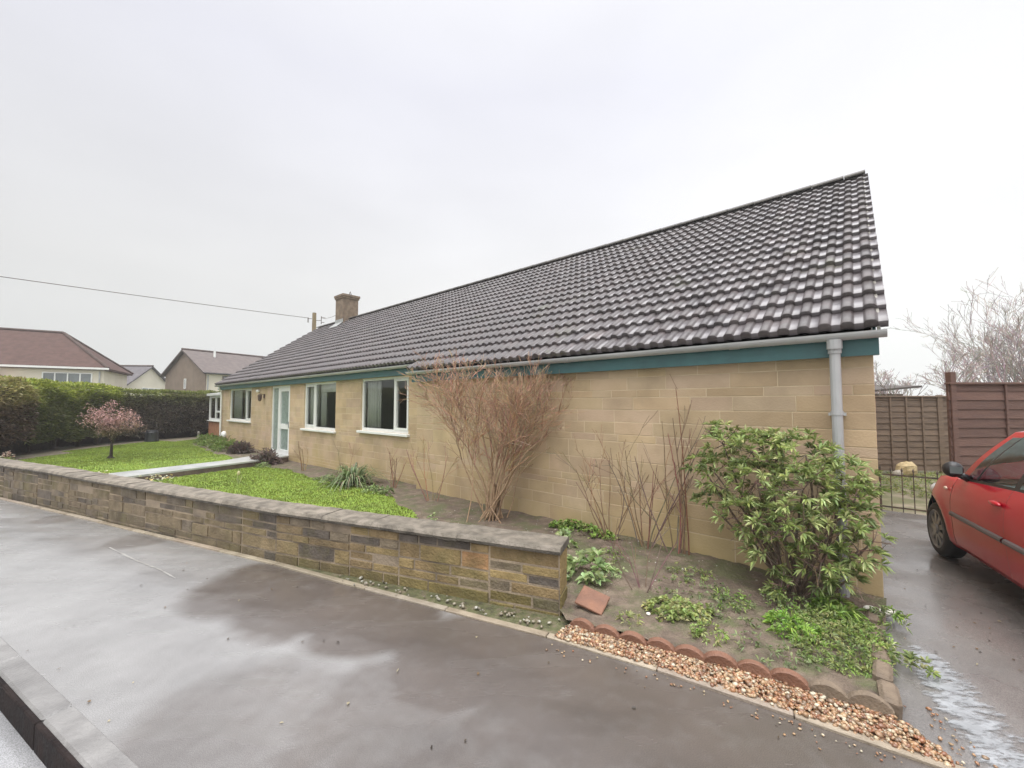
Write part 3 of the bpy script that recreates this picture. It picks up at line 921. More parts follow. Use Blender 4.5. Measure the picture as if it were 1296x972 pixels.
def eaves(xa, xb, dn, dz):
    b = MB(); b.box(xa, xb, -.115 + dn, -.093 + dn, 2.055 + dz, 2.215 + dz); b.build('fascia', M_teal, house)
    b = MB(); b.box(xa, xb, -.092 + dn, .02 + dn, 2.062 + dz, 2.074 + dz); b.build('soffit', pmat('soffit_paint', (.03, .09, .095), (.04, .11, .115), 5, (.5, .6)), house)
    # half-round gutter with unions
    b = MB()
    arc = [(math.cos(w) * .058, math.sin(w) * .058) for w in np.linspace(math.pi, 2 * math.pi, 11)]
    y0, z0 = -.18 + dn, 2.245 + dz
    xs = [xa - .03, xb + .05]
    ar2 = [(a_ * .93, h_ * .93) for a_, h_ in arc[::-1]]
    prof = arc + ar2
    k = len(prof)
    vs = [(xs[0], y0 + a_, z0 + h_) for a_, h_ in prof] + [(xs[1], y0 + a_, z0 + h_ + .0) for a_, h_ in prof]
    b.add(vs, [(i, (i + 1) % k, k + (i + 1) % k, k + i) for i in range(k)])
    for x in xs:
        b.add([(x, y0 + a_, z0 + h_) for a_, h_ in arc], [tuple(range(11))])
    x = xb - 1.1
    while x > xa + .3:
        pr = [(a_ * 1.1, h_ * 1.1 ) for a_, h_ in arc]
        vs = [(x, y0 + a_, z0 + h_) for a_, h_ in pr] + [(x + .09, y0 + a_, z0 + h_) for a_, h_ in pr]
        vs += [(x, y0 + a_ * .9, z0 + h_ * .9) for a_, h_ in pr] + [(x + .09, y0 + a_ * .9, z0 + h_ * .9) for a_, h_ in pr]
        b.add(vs, [(i, i + 1, 11 + i + 1, 11 + i) for i in range(10)] + [(i, 22 + i, 22 + i + 1, i + 1) for i in range(10)] + [(11 + i, 11 + i + 1, 33 + i + 1, 33 + i) for i in range(10)])
        x -= 1.95
    return b.build('gutter', M_gutter, house)


eaves(XS + .02, XR - .02, 0, 0)
eaves(XL + .03, XS, SET, SET * SLOPE + .0)


def pipe(x, y, ztop, zbot, r, yw, mat=M_gutter, name='downpipe'):
    b = MB()
    b.tube([(x, y, zbot), (x, y, ztop)], r, 12)
    for z, rr, h in ((ztop - .06, r * 1.22, .10), (ztop - .62, r * 1.14, .035), (.95, r * 1.14, .035)):
        if z > zbot + .1: b.tube([(x, y, z - h / 2), (x, y, z + h / 2)], rr, 12)
    for z in (ztop - .63, .95):
        b.box(x - r * 1.5, x + r * 1.5, y, yw, z - .012, z + .012)
    return b.build(name, mat, house, smooth=False)


pipe(-.245, -.165, 2.19, .02, .039, 0)
b = MB(); b.tube([(-.245, -.18, 2.2), (-.245, -.175, 2.12)], .055, 12); b.build('gutter_outlet', M_gutter, house)
b = MB()
b.tube([(-20.45, .07, 2.36), (-20.45, .08, 2.28), (-20.52, .17, 2.14), (-20.52, .19, 2.0), (-20.52, .19, .0)], .034, 10); b.build('downpipe', M_upvc, house)

# chimney on the ridge near the far end
b = MB()
cu0, cu1, cn0, cn1 = -18.3, -17.55, NR - .36, NR + .34
b.box(cu0, cu1, cn0, cn1, ZRID - .6, 6.42)
b.box(cu0 - .035, cu1 + .035, cn0 - .035, cn1 + .035, 6.42, 6.50); b.box(cu0 - .06, cu1 + .06, cn0 - .06, cn1 + .06, 6.503, 6.60)
M_chim = pmat('chimney_stone', (.16, .12, .085), (.25, .19, .135), 6, (.8, .9), .8, 25, c3=(.205, .15, .105))
ch = b.build('chimney', M_chim, roof)
b = MB(); b.lathe([(.11, 6.6), (.105, 6.66), (.125, 6.67), (.125, 6.70), (.0, 6.71)], 12, Matrix.Translation((-17.98, NR - .05, 0))); 
cp = b.build('chimney_cap', M_ridge, roof)
b = MB()
for w in range(4):
    a_ = w * math.pi / 2
    b.tube([(-17.85 + .1 * math.cos(a_), NR + .1 + .1 * math.sin(a_), 6.6), (-17.85, NR + .1, 6.84)], .009, 4)
b.build('bird_guard', M_iron, roof)
b = MB()
b.add([(cu0 - .01, cn0 - .3, roof_z(cn0 - .3) + .075), (cu1 + .01, cn0 - .3, roof_z(cn0 - .3) + .075), (cu1 + .01, cn0 - .012, roof_z(cn0) + .11), (cu0 - .01, cn0 - .012, roof_z(cn0) + .11), (cu1 + .01, cn0 - .012, roof_z(cn0) + .26), (cu0 - .01, cn0 - .012, roof_z(cn0) + .26)],
      [(0, 1, 2, 3), (3, 2, 4, 5)])
b.build('chimney_flashing', pmat('lead_flashing', (.30, .31, .30), (.38, .39, .38), 6, (.4, .6)), roof)

# sun room on the far end
b = MB()
x0, x1, y0, y1 = -24.1, -20.75, .55, 2.9
b.box(x0, x1, y0, y1, -.3, .82); b.build('brick_base', M_brick, house)
fb = MB()
zb0, zb1 = .865, 2.02
for (a_, c_) in ((x0, x0 + .12), (x0 + 1.07, x0 + 1.17), (x0 + 2.15, x0 + 2.25), (x1 - .12, x1)):
    fb.box(a_, c_, y0, y0 + .07, zb0, zb1)
fb.box(x0, x1, y0 + .002, y0 + .068, zb0, zb0 + .1); fb.box(x0, x1, y0 + .002, y0 + .068, zb1 - .09, zb1 - .002)
fb.box(x0 + 1.17, x1 - .12, y0 + .005, y0 + .065, zb0 + .38, zb0 + .46)
fb.box(x0, x0 + .07, y0 + .07, y1, zb0, zb0 + .09); fb.box(x0, x0 + .07, y0 + .07, y1, zb1 - .09, zb1); fb.box(x0, x0 + .07, y1 - .08, y1, zb0, zb1)
sr = fb.build('sun_room_window', M_upvc, house)
pb = MB(); pb.quad((x0 + .1, y0 + .04, zb0 + .08), (x1 - .1, y0 + .04, zb0 + .08), (x1 - .1, y0 + .04, zb1 - .07), (x0 + .1, y0 + .04, zb1 - .07)); pb.build('pane', M_glass, sr)
pb = MB(); pb.box(x0 - .07, x1, y0 - .07, y0 - .003, .822, .863); pb.build('sill', M_upvc, sr)
b = MB(); ym = (y0 + y1) / 2; xm_ = x0 + 1.9
b.add([(x0 - .1, y0 - .1, 2.03), (x1, y0 - .1, 2.03), (x1, y1 + .1, 2.03), (x0 - .1, y1 + .1, 2.03), (xm_, ym, 2.33), (x1, ym, 2.33), (x0 - .1, y0 - .1, 2.13), (x1, y0 - .1, 2.13)],
      [(6, 7, 5, 4), (0, 1, 7, 6), (0, 6, 4), (0, 4, 3), (3, 4, 5, 2), (0, 3, 2, 1)])
b.build('sun_room_roof', pmat('polycarbonate', (.66, .67, .65), (.58, .6, .58), 3, (.3, .4)), house)
b = MB(); b.quad((x0 + .1, 2.2, 0.02), (x1, 2.2, .02), (x1, 2.2, 2.0), (x0 + .1, 2.2, 2.0)); b.build('interior_wall', M_plaster, house)
# boiler vent hood and outside light
b = MB(); b.ball((-20.0, SET - .05, .36), (.17, .12, .17), 12, 8); b.build('vent_hood', M_upvc, house, True)
b = MB()
b.box(-15.55, -15.45, SET - .03, SET - .008, 1.84, 1.98); b.tube([(-15.5, SET - .03, 1.96), (-15.5, SET - .14, 1.99)], .012, 6)
b.lathe([(.0, 1.98), (.05, 1.96), (.07, 1.93), (.055, 1.78), (.03, 1.74), (0, 1.73)], 8, Matrix.Translation((-15.5, SET - .15, 0)))
b.build('wall_lantern', M_iron, house)
b = MB(); b.box(-16.13, -15.97, SET - .09, SET - .008, 2.05, 2.14, bev=.02); b.build('security_lamp', M_upvc, house)

# curtains and blinds behind the panes
M_curt = pmat('curtain_cloth', (.80, .81, .75), (.72, .74, .68), 3, (.8, .9))


def curtain(u0, u1, z0, z1, n, label, folds=7, mat=M_curt):
    b = MB(); k = folds * 6
    top = []
    for i in range(k + 1):
        u = u0 + (u1 - u0) * i / k
        d = .03 * math.sin(i / 6 * 2 * math.pi) + .01 * math.sin(i * 1.7)
        top.append((u, d))
    o = bpy.data.objects
    vs = [tuple(H(u, n + d, z0) ) for u, d in top] + [tuple(H(u, n + d, z1)) for u, d in top]
    b.add(vs, [(i, i + 1, k + 1 + i + 1, k + 1 + i) for i in range(k)])
    c = b.build('curtain', mat, None, True)
    md = c.modifiers.new('thick', 'SOLIDIFY'); md.thickness = .004
    return tag(c, label, 'curtain')


curtain(18.55, 19.45, 1.03, 2.21, SET + .17, 'pale curtain gathered at the left side of the far window', 5)
curtain(17.75, 18.1, 1.03, 2.21, SET + .17, 'pale narrow curtain near the middle of the far window', 3)
curtain(16.95, 17.15, .9, 2.22, SET + .24, 'pale curtain at the right edge of the far window', 2)
curtain(11.25, 11.52, 1.0, 2.21, SET + .2, 'pale curtain behind the large pane of the window right of the door', 3)
curtain(8.42, 8.97, 1.05, 2.21, SET + .17, 'pale curtain at the left side of the window beside the facade step', 5)
curtain(11.62, 12.2, 1.0, 2.21, SET + .17, 'pale net curtain behind the narrow pane of the window right of the door', 8)
curtain(7.05, 7.2, .9, 2.22, SET + .26, 'narrow pale curtain at the right edge of the window beside the facade step', 2)
b = MB()
p = [H(10.36, SET + .17, 1.98), H(11.55, SET + .17, 1.98), H(11.55, SET + .17, 2.19), H(10.36, SET + .17, 2.19)]
b.quad(*[tuple(q) for q in p]); b.tube([H(10.36, SET + .17, 1.98), H(11.55, SET + .17, 1.98)], .012, 6)
tag(b.build('roller_blind', M_curt), 'pale roller blind pulled down a little in the window right of the door', 'blind')

# ------------------------------------------------------------------ front garden wall
WV0, WV1 = Vector((.37, 3.20, 0)), Vector((-2.46, 4.24, 0))
WALL = [Vector((.37, 3.20, 0)), Vector((-2.46, 4.29, 0)), Vector((-9.04, 7.26, 0)), Vector((-15, 9.97, 0))]
gw = thing('garden_wall', 'low weathered stone front garden wall with dark concrete coping', 'wall', (0, 0, 0))
rw = random.Random(8)


def gw_col(x, z, r):
    """x = metres from the right-hand end; the far part is greyer and dirtier"""
    far = min(1, max(0, (x - 1.2) / 3.5))
    k = r.random()
    if k < (.10 if z < .3 else .42): c = (.10, .085, .075)
    elif k < .16 and far < .8 and z > .25: c = (.34, .20, .10)
    elif k < .66: c = (.30, .225, .105)
    elif k < .86: c = (.255, .185, .095)
    else: c = (.19, .155, .11)
    if z < .06: c = tuple(q * w for q, w in zip(c, (.62, .66, .55)))
    g = r.uniform(.85, 1.12)
    gray = (.135, .112, .09)
    f = far * .7
    return tuple((c[i] * (1 - f) + gray[i] * f) * g for i in range(3))


bw = MB(); bm_ = MB(); bc = MB()
dist = 0
zt = lambda d: .48 + .006 * min(d, 9)
TH = .22
for i in range(3):
    a, c = WALL[i], WALL[i + 1]
    d = c - a; Ld = d.length; d.normalize(); nn = Vector((-d.y, d.x, 0))   # along to the left
    if nn.y < 0: nn = -nn
    Mx = Matrix.Translation(a) @ Matrix(((-d.x, nn.x, 0, 0), (-d.y, nn.y, 0, 0), (0, 0, 1, 0), (0, 0, 0, 1)))
    t = MB()
    x0, x1 = -Ld, 0
    seg = 0
    # random rubble courses in short lengths so that the beds jump
    while seg < Ld - .01:
        l = rw.uniform(.45, 1.1)
        if seg + l > Ld - .3: l = Ld - seg
        ztop = zt(dist + seg)
        stone_courses(t, -(seg + l), -seg, -.04, ztop, [], 0, [.075, .09, .14, .075], (.2, .52), lambda x, z, r, D=dist: gw_col(D - x, z, r), joint=.014, proud=(-.0, .016), rnd=rw)
        seg += l
    cols_t = t.c
    bw.add([Mx @ Vector((p[0], p[1] + .001, p[2])) for p in t.v], t.f); bw.c[-len(t.f):] = cols_t
    t = MB(); t.box(-Ld, 0, 0.0, TH, -.25, zt(dist)); bm_.add([Mx @ Vector(p) for p in t.v], t.f)
    # coping stones
    seg = -.02
    while seg < Ld - .05:
        l = rw.choice([.6, .9, .9, .6])
        if seg + l > Ld - .2: l = Ld - seg
        z0, z1 = zt(dist + max(seg, 0)), zt(dist + seg + l)
        jz = rw.uniform(-.005, .005)
        xa, xb = -(seg + l) + .003, -seg - .003
        hgt = .058
        sec = [(-.045, 0.002), (-.05, .008), (-.05, hgt - .03), (-.034, hgt - .008), (-.02, hgt), (TH + .01, hgt + .004), (TH + .035, hgt - .01), (TH + .035, .002)]
        k = len(sec)
        # several slices so the worn edge wanders
        sl = 8; vs = []
        for q in range(sl + 1):
            xx = xa + (xb - xa) * q / sl
            zz = z1 + (z0 - z1) * q / sl + jz
            for (sy, sz) in sec:
                w = rw.uniform(-.003, .003)
                vs.append((xx, sy + w, zz + sz + (w if sz > .03 else 0)))
        fs = [tuple(range(k)), tuple(sl * k + j for j in range(k - 1, -1, -1))]
        g = rw.uniform(.85, 1.15)
        vs = [Mx @ Vector(p) for p in vs]
        bc.add(vs, fs, (g, g, g))
        # the drip edge is blackened by weather, the top is worn paler
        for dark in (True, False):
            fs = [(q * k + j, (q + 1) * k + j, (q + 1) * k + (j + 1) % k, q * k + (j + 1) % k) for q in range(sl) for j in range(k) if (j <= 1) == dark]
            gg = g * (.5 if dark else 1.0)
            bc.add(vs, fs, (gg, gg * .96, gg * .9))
        seg += l
    dist += Ld
M_gstone = pmat('garden_wall_stone', (1.15, 1.12, 1.05), (.72, .70, .66), 7, (.7, .9), .8, 45, attr=True, bdist=.02)
M_gmort = pmat('garden_wall_mortar', (.36, .285, .20), (.13, .105, .08), 2.2, (.8, .95), .6, 50)
moss(M_gstone, (.125, .11, .04), .50, .70, 2.0)
bw.build('stonework', M_gstone, gw); bm_.build('core', M_gmort, gw)
bc.build('coping', pmat('coping_concrete', (.22, .195, .165), (.11, .098, .082), 9, (.6, .8), .7, 45, attr=True, c3=(.165, .148, .122)), gw)
# end face of the wall (towards the terracotta bed)
d = (WALL[1] - WALL[0]).normalized(); nn = Vector((-d.y, d.x, 0))
if nn.y < 0: nn = -nn
t = MB(); stone_courses(t, .0, TH, -.04, zt(0), [], 0, [.14, .2, .1], (.2, .25), lambda x, z, r: gw_col(0, z, r), joint=.012, proud=(.003, .012), rnd=rw)
b = MB(); b.add([tuple(WALL[0] + nn * p[0] - d * (-p[1]) + Vector((0, 0, p[2]))) for p in t.v], t.f); b.c = t.c
b.build('end_stone', M_gstone, gw)

# ------------------------------------------------------------------ leaves, branches
def leaf_mesh(name, P, D, L, Wd, cols, mat=M_leaf, parent=None, droop=.25, fold=.3):
    """diamond leaves from P along D; numpy arrays"""
    n = len(P)
    D = D / np.linalg.norm(D, axis=1, keepdims=True)
    rnd = rng.normal(0, 1, (n, 3)); rnd[:, 2] *= .4
    S = np.cross(D, np.array([0, 0, 1.0])[None] + rnd * .35); S /= np.linalg.norm(S, axis=1, keepdims=True) + 1e-9
    Nn = np.cross(S, D)
    L = L[:, None]; Wd = Wd[:, None]
    mid = P + D * L * .5
    tip = P + D * L; tip[:, 2] -= (droop * L[:, 0])
    V = np.concatenate([P, mid + S * Wd * .5 + Nn * Wd * fold * .5, tip, mid - S * Wd * .5 + Nn * Wd * fold * .5], 0)
    i = np.arange(n)
    F = np.concatenate([np.stack([i, i + n, i + 2 * n], 1), np.stack([i, i + 2 * n, i + 3 * n], 1)], 0)
    return fast(name, V, F, mat, parent, np.concatenate([cols, cols], 0))


def rand_dirs(n, zbias=0.0):
    d = rng.normal(0, 1, (n, 3)); d[:, 2] += zbias
    return d / np.linalg.norm(d, axis=1, keepdims=True)


def grow(mb, p, d, L, r, lvl, rn, seg=4, wob=.12, up=.05, split=(2, 4), ang=.5, ratio=.6, rr=.6, k=5, minr=.0016, col=None, along=(.35, 1.0), pts_out=None):
    pts = [Vector(p)]; d = Vector(d).normalized(); rad = [r]
    for i in range(seg):
        d = (d + Vector((rn.gauss(0, wob), rn.gauss(0, wob), rn.gauss(0, wob) + up))).normalized()
        pts.append(pts[-1] + d * (L / seg)); rad.append(max(minr, r * (1 - .55 * (i + 1) / seg)))
    c = col
    mb.tube(pts, rad, k, (c[0] * rn.uniform(.8, 1.2), c[1] * rn.uniform(.8, 1.15), c[2] * rn.uniform(.8, 1.15)) if c else None, cap=False)
    if pts_out is not None: pts_out.append((pts[-1], d, lvl))
    if lvl <= 0: return
    for _ in range(rn.randint(*split)):
        t = rn.uniform(*along) * seg
        i = min(int(t), seg - 1); q = pts[i].lerp(pts[i + 1], t - i)
        base = (pts[i + 1] - pts[i]).normalized()
        ax = Vector((rn.gauss(0, 1), rn.gauss(0, 1), rn.gauss(0, 1))).cross(base).normalized()
        nd = (base * math.cos(ang * rn.uniform(.6, 1.3)) + ax * math.sin(ang * rn.uniform(.6, 1.3))).normalized()
        grow(mb, q, nd, L * ratio * rn.uniform(.7, 1.2), max(minr, rad[i] * rr), lvl - 1, rn, max(2, seg - 1), wob, up, split, ang, ratio, rr, max(3, k - 1), minr, col, along, pts_out)


M_twig = pmat('twig_bark', (1.1, 1.1, 1.1), (.8, .8, .8), 30, (.7, .9), attr=True)

# the big bare shrub that hides the step in the facade
rn = random.Random(21)
root = Vector((-.31, 5.62, .06))
sh = thing('bare_shrub', 'tall bare shrub of dense tan twigs fanning up to the gutter', 'shrub', root)
mb = MB(); tips = []
tg = []
for i in range(34):      # stems: targets over the fan (x across, z up) around the root
    tx = rn.uniform(-.85, .6); tz = rn.uniform(1.45, 1.95)
    if rn.random() < .42: tx = rn.uniform(.35, 1.3); tz = rn.uniform(1.15, 1.8)
    tg.append((tx, rn.uniform(-.35, .3), tz))
for (tx, ty, tz) in tg:
    st = Vector((rn.gauss(0, .10), rn.gauss(0, .07), 0))
    en = Vector((tx, ty, tz)); r0 = rn.uniform(.007, .015)
    mid = st.lerp(en, .5) + Vector((rn.gauss(0, .06) - tx * .18, rn.gauss(0, .05), .08))
    pts = []
    for q in range(8):
        t = q / 7
        pts.append(st * (1 - t) ** 2 + mid * 2 * t * (1 - t) + en * t * t + Vector((rn.gauss(0, .028), rn.gauss(0, .02), 0)))
    rad = [r0 * (1 - .6 * q / 7) for q in range(8)]
    c = rn.choice([(.38, .26, .16), (.44, .31, .19), (.30, .20, .125), (.41, .28, .175)])
    mb.tube(pts, rad, 6, c, cap=False)
    for q in range(3, 8):
        tips.append((pts[q], (pts[q] - pts[q - 1]).normalized(), rad[q], c))
mb.build('stem', M_twig, sh, True)
mt = MB()
for (p, d, r, c) in tips:
    dense = 1.0 if p.x < .35 else .55
    for _ in range(int((4 if p.z > .9 else 1) * dense) + (1 if rn.random() < .5 else 0)):
        nd = (d + Vector((rn.gauss(0, .6), rn.gauss(0, .45), rn.gauss(.1, .35)))).normalized()
        L = rn.uniform(.3, .62) * (1 if p.z < 1.5 else .75)
        if p.z + L > 2.25: L = max(.15, 2.2 - p.z)
        cc = rn.choice([(.42, .275, .175), (.37, .23, .145), (.48, .33, .21), (.30, .185, .12)])
        grow(mt, p, nd, L, min(r * .7, .0055), 2 if p.z > 1.2 else 1, rn, 4, .13, .04, (2, 4), .5, .5, .75, 4, .0021, cc)
mt.build('twig', M_twig, sh)

# other bare shrubs
def bare(name, label, loc, stems, h, spread, seed, col, r0=(.005, .010), lvl=2, split=(1, 3), group=None, wob=.07, minr=.0022, bias=(0, 0), ang=.5):
    r_ = random.Random(seed); t = MB()
    for i in range(stems):
        w = r_.uniform(0, 2 * math.pi); s = r_.uniform(.1, 1) * spread
        d = Vector((math.cos(w) * s + bias[0], math.sin(w) * s * .5 + bias[1], 1))
        p = Vector((math.cos(w) * .05 * r_.random() * 2, math.sin(w) * .05, -.02))
        c = tuple(x * r_.uniform(.85, 1.15) for x in col)
        grow(t, p, d, h * r_.uniform(.65, 1.0), r_.uniform(*r0), lvl, r_, 6, wob, .02, split, ang, .45, .62, 5, minr, c, (.3, .95))
    o = t.build(name, M_twig); o.location = loc
    return tag(o, label, 'shrub', group)


def gp(x, y, dz=0): return (x, y, ground_z(x, y) + dz)


hp = H(1.62, -.16); bare('bare_shrub', 'slender reddish bare shrub with the tallest upright stem against the blank wall', gp(hp.x, hp.y), 7, 1.5, .45, 31, (.20, .145, .10), (.006, .010))
t = MB(); 
rr_ = random.Random(5); grow(t, (0, 0, -.02), (.0, 0, 1), 1.78, .008, 1, rr_, 8, .02, .05, (3, 5), .5, .2, .6, 5, .0025, (.19, .10, .06))
hp = H(1.50, -.13); o = t.build('bare_shrub', M_twig); o.location = gp(hp.x, hp.y); tag(o, 'single tall thin bare stem beside the leafy evergreen shrub', 'shrub')
hp = H(1.95, -.18); bare('bare_shrub', 'middle bare brown shrub between the spreading and the slender one', gp(hp.x, hp.y), 9, 1.35, .55, 32, (.22, .155, .10), (.006, .009))
hp = H(2.35, -.2); bare('bare_shrub', 'bare shrub with leaning stems next to the ivy at the wall foot', gp(hp.x, hp.y), 9, 1.05, .6, 33, (.25, .165, .10), (.005, .008))
bare('bare_shrub', 'low reddish bare shrub in open soil behind the brick red slab', gp(1.12, 3.52), 6, .55, .9, 34, (.19, .145, .11), (.004, .006), minr=.0018)
hp = H(5.4, -.45); bare('bare_shrub', 'thin bare shrub left of the big tan shrub', gp(hp.x, hp.y), 6, 1.15, .55, 35, (.36, .23, .14), (.005, .009))
hp = H(6.85, -.25); bare('bare_shrub', 'reddish bare rose stems below the sill beside the facade step', gp(hp.x, hp.y), 5, .85, .22, 36, (.24, .145, .10), (.006, .010), lvl=1)
hp = H(10.75, -.3); bare('bare_shrub', 'sparse bare shrub below the window right of the door', gp(hp.x, hp.y), 4, .78, .5, 37, (.28, .18, .11), (.007, .011), lvl=1)
hp = H(8.75, -.25); bare('bare_shrub', 'two bare canes behind the strap leaved clump', gp(hp.x, hp.y), 2, .8, .3, 38, (.28, .18, .11), (.005, .008), lvl=1)
hp = H(17.8, -.35); bare('bare_shrub', 'short bare canes in the bed below the far window', gp(hp.x, hp.y), 7, .5, .6, 39, (.24, .17, .11), (.006, .010), lvl=1, minr=.004)


def rosettes(centers, axes, nleaf, L, Wd, palette, spread=(.5, 1.25), jitter=.15):
    """leaf arrays for whorls at centers around axes"""
    C = np.repeat(centers, nleaf, 0); Ax = np.repeat(axes, nleaf, 0); n = len(C)
    r = rand_dirs(n); r -= Ax * np.sum(r * Ax, 1, keepdims=True); r /= np.linalg.norm(r, axis=1, keepdims=True) + 1e-9
    th = rng.uniform(spread[0], spread[1], (n, 1))
    D = Ax * np.cos(th) + r * np.sin(th)
    pal = np.array(palette); pick = np.repeat(rng.integers(0, len(pal), len(centers)), nleaf)
    c = pal[pick] * rng.uniform(.75, 1.25, (n, 1))
    c *= rng.uniform(.9, 1.1, (n, 3))
    return C + D * .005, D, rng.uniform(L[0], L[1], n), rng.uniform(Wd[0], Wd[1], n), c


# evergreen shrub by the downpipe
LOBES = [  # u, n, z, radius
    (1.10, -.32, 1.26, .24), (.85, -.38, 1.22, .22), (1.18, -.33, .98, .20), (1.32, -.30, 1.06, .13), (1.24, -.32, .68, .14), (.80, -.48, .98, .25), (.45, -.42, 1.22, .24), (.22, -.40, 1.08, .22), (.46, -.58, .96, .26),
    (.15, -.45, .90, .20), (.90, -.52, .68, .22), (.58, -.62, .70, .25), (.26, -.50, .72, .22), (.14, -.46, .52, .17), (.05, -.34, .58, .10), (.70, -.55, .40, .20), (.36, -.60, .42, .22), (.22, -.55, .30, .14), (.62, -.66, .18, .11), (.66, -.36, 1.30, .18)]
ev_root = H(.55, -.35, .03)
ev = thing('evergreen_shrub', 'bushy evergreen shrub with whorled pale green leaves beside the downpipe', 'shrub', ev_root)
cs, ax, cin = [], [], []
for (u, n, z, r) in LOBES:
    k = int(27 * (r / .2) ** 2)
    d = rand_dirs(k, .45); d[:, :] = d
    c0 = np.array(H(u, n, z) - ev_root)
    rad = r * rng.uniform(.55, 1.08, (k, 1))
    pts = c0[None] + d * rad * np.array([1, 1, .8])[None]
    cs.append(pts); ax.append(d * .8 + np.array([0, 0, .55])[None])
cs = np.concatenate(cs); ax = np.concatenate(ax); ax /= np.linalg.norm(ax, axis=1, keepdims=True)
# keep the leaves in front of the wall
nn_ = (cs + np.array(ev_root - CORNER)[None]) @ np.array(NV)
keep = (nn_ < -.06) & (cs[:, 2] > -.0); cs, ax = cs[keep], ax[keep]
pal = [(.33, .40, .14), (.27, .34, .11), (.41, .48, .19), (.18, .23, .08), (.47, .53, .24), (.31, .375, .13), (.21, .27, .09)]
P_, D_, L_, W_, c_ = rosettes(cs, ax, 14, (.045, .095), (.013, .024), pal)
leaf_mesh('foliage', P_, D_, L_, W_, c_, parent=ev, droop=.22)
b = MB(); rn = random.Random(3)
for (u, n, z, r) in LOBES:
    c0 = H(u, n, z) - ev_root
    st = Vector((rn.gauss(0, .05), rn.gauss(0, .04), -.03))
    mid = st.lerp(c0, .5) + Vector((rn.gauss(0, .06), rn.gauss(0, .05), -.08))
    pts = [st * (1 - t) ** 2 + mid * 2 * t * (1 - t) + c0 * t * t for t in np.linspace(0, 1, 7)]
    b.tube(pts, [.016 * (1 - .6 * q / 6) for q in range(7)], 6, (.17, .125, .095), cap=False)
    for _ in range(10):
        d = Vector(rand_dirs(1, .2)[0]); q = pts[rn.randint(4, 6)]
        grow(b, q, d, r * rn.uniform(.8, 1.15), .005, 1, rn, 3, .15, .03, (2, 3), .6, .5, .7, 4, .0018, (.21, .15, .115))
b.build('branch', M_twig, ev)


def plant(name, label, loc, nros, rad, hgt, nleaf, L, Wd, palette, cat='plant', droop=.3, zb=.8, group=None, shape=(1, 1), rot=0, dome=True):
    a = rng.random(nros) * 2 * np.pi; r = np.sqrt(rng.random(nros)) * rad
    x, y = r * np.cos(a) * shape[0], r * np.sin(a) * shape[1]
    if rot: x, y = x * math.cos(rot) - y * math.sin(rot), x * math.sin(rot) + y * math.cos(rot)
    z = hgt * rng.uniform(.15, 1, nros) * (np.sqrt(np.clip(1 - (r / rad) ** 2, 0.05, 1)) if dome else 1)
    gz_ = np.array([gz(loc[0] + i, loc[1] + j) for i, j in zip(x, y)]) - loc[2]
    C = np.stack([x, y, z + gz_], 1)
    ax = rand_dirs(nros, zb * 2) + np.stack([x, y, 0 * x], 1) / rad * .5; ax /= np.linalg.norm(ax, axis=1, keepdims=True)
    P_, D_, L_, W_, c_ = rosettes(C, ax, nleaf, L, Wd, palette)
    o = leaf_mesh(name, P_, D_, L_, W_, c_, droop=droop); o.location = loc
    return tag(o, label, cat, group)


G1 = [(.34, .43, .19), (.40, .48, .24), (.27, .36, .14)]
G2 = [(.28, .35, .11), (.22, .29, .08), (.35, .39, .14), (.40, .40, .18)]
G3 = [(.24, .37, .08), (.30, .43, .10), (.19, .29, .07), (.30, .36, .12)]
GD = [(.20, .25, .11), (.25, .29, .13), (.16, .20, .08)]
plant('leafy_plant', 'grey green broad leaved plant just behind the end of the garden wall', gp(.70, 3.78), 22, .21, .26, 10, (.06, .12), (.03, .055), G1)
plant('leafy_plant', 'small grey green seedling behind the coping near the wall end', gp(.60, 4.6), 9, .11, .2, 8, (.06, .11), (.03, .05), G1)
plant('leafy_plant', 'small pale green plant at the foot of the big tan shrub', gp(-.18, 4.9), 6, .16, .07, 7, (.05, .09), (.025, .04), G3)
plant('leafy_plant', 'little green sprout left of the big tan shrub', gp(-1.05, 5.4), 3, .06, .10, 7, (.06, .1), (.025, .04), G1)
hp = H(2.75, -.22); plant('ivy', 'mat of green ivy along the foot of the blank wall', gp(hp.x, hp.y), 150, .42, .12, 6, (.03, .055), (.025, .04), G3, rot=math.pi - A, shape=(1.1, .35))
plant('ground_plant', 'rounded yellow green mat plant in the middle of the soil bed', gp(1.27, 3.17), 110, .21, .09, 8, (.025, .05), (.016, .028), G2, shape=(1.15, .75))
plant('ground_plant', 'bright green weedy clump under the evergreen shrub', gp(1.98, 2.92), 90, .17, .10, 9, (.025, .055), (.008, .013), [(.24, .42, .06), (.31, .47, .08), (.20, .35, .06)])
plant('ground_plant', 'wide mat of green weeds at the driveway corner of the bed', gp(2.22, 2.82), 560, .38, .09, 9, (.02, .045), (.006, .011), G3 + GD + G2, shape=(.75, 1.15), rot=-.75)
plant('ground_plant', 'sparse grey green weeds in front of the mat of weeds', gp(1.72, 2.72), 45, .26, .05, 7, (.02, .05), (.008, .014), GD, dome=False)
plant('ground_plant', 'scattered grey green weeds in the soil behind the clay edging', gp(1.55, 3.35), 60, .38, .05, 7, (.02, .045), (.008, .015), GD, dome=False)
plant('ground_plant', 'spiky green tuft against the downpipe foot', gp(2.42, 3.10), 40, .14, .16, 9, (.05, .09), (.01, .018), G3)
plant('ground_plant', 'low sprig with long leaves spilling onto the driveway at the house corner', (2.82, 3.08, .03), 22, .13, .06, 9, (.035, .07), (.009, .014), GD + G3)
plant('ground_plant', 'small weed growing against the edging stones by the driveway', (2.50, 2.56, .01), 14, .07, .05, 8, (.03, .06), (.01, .018), GD + G2)
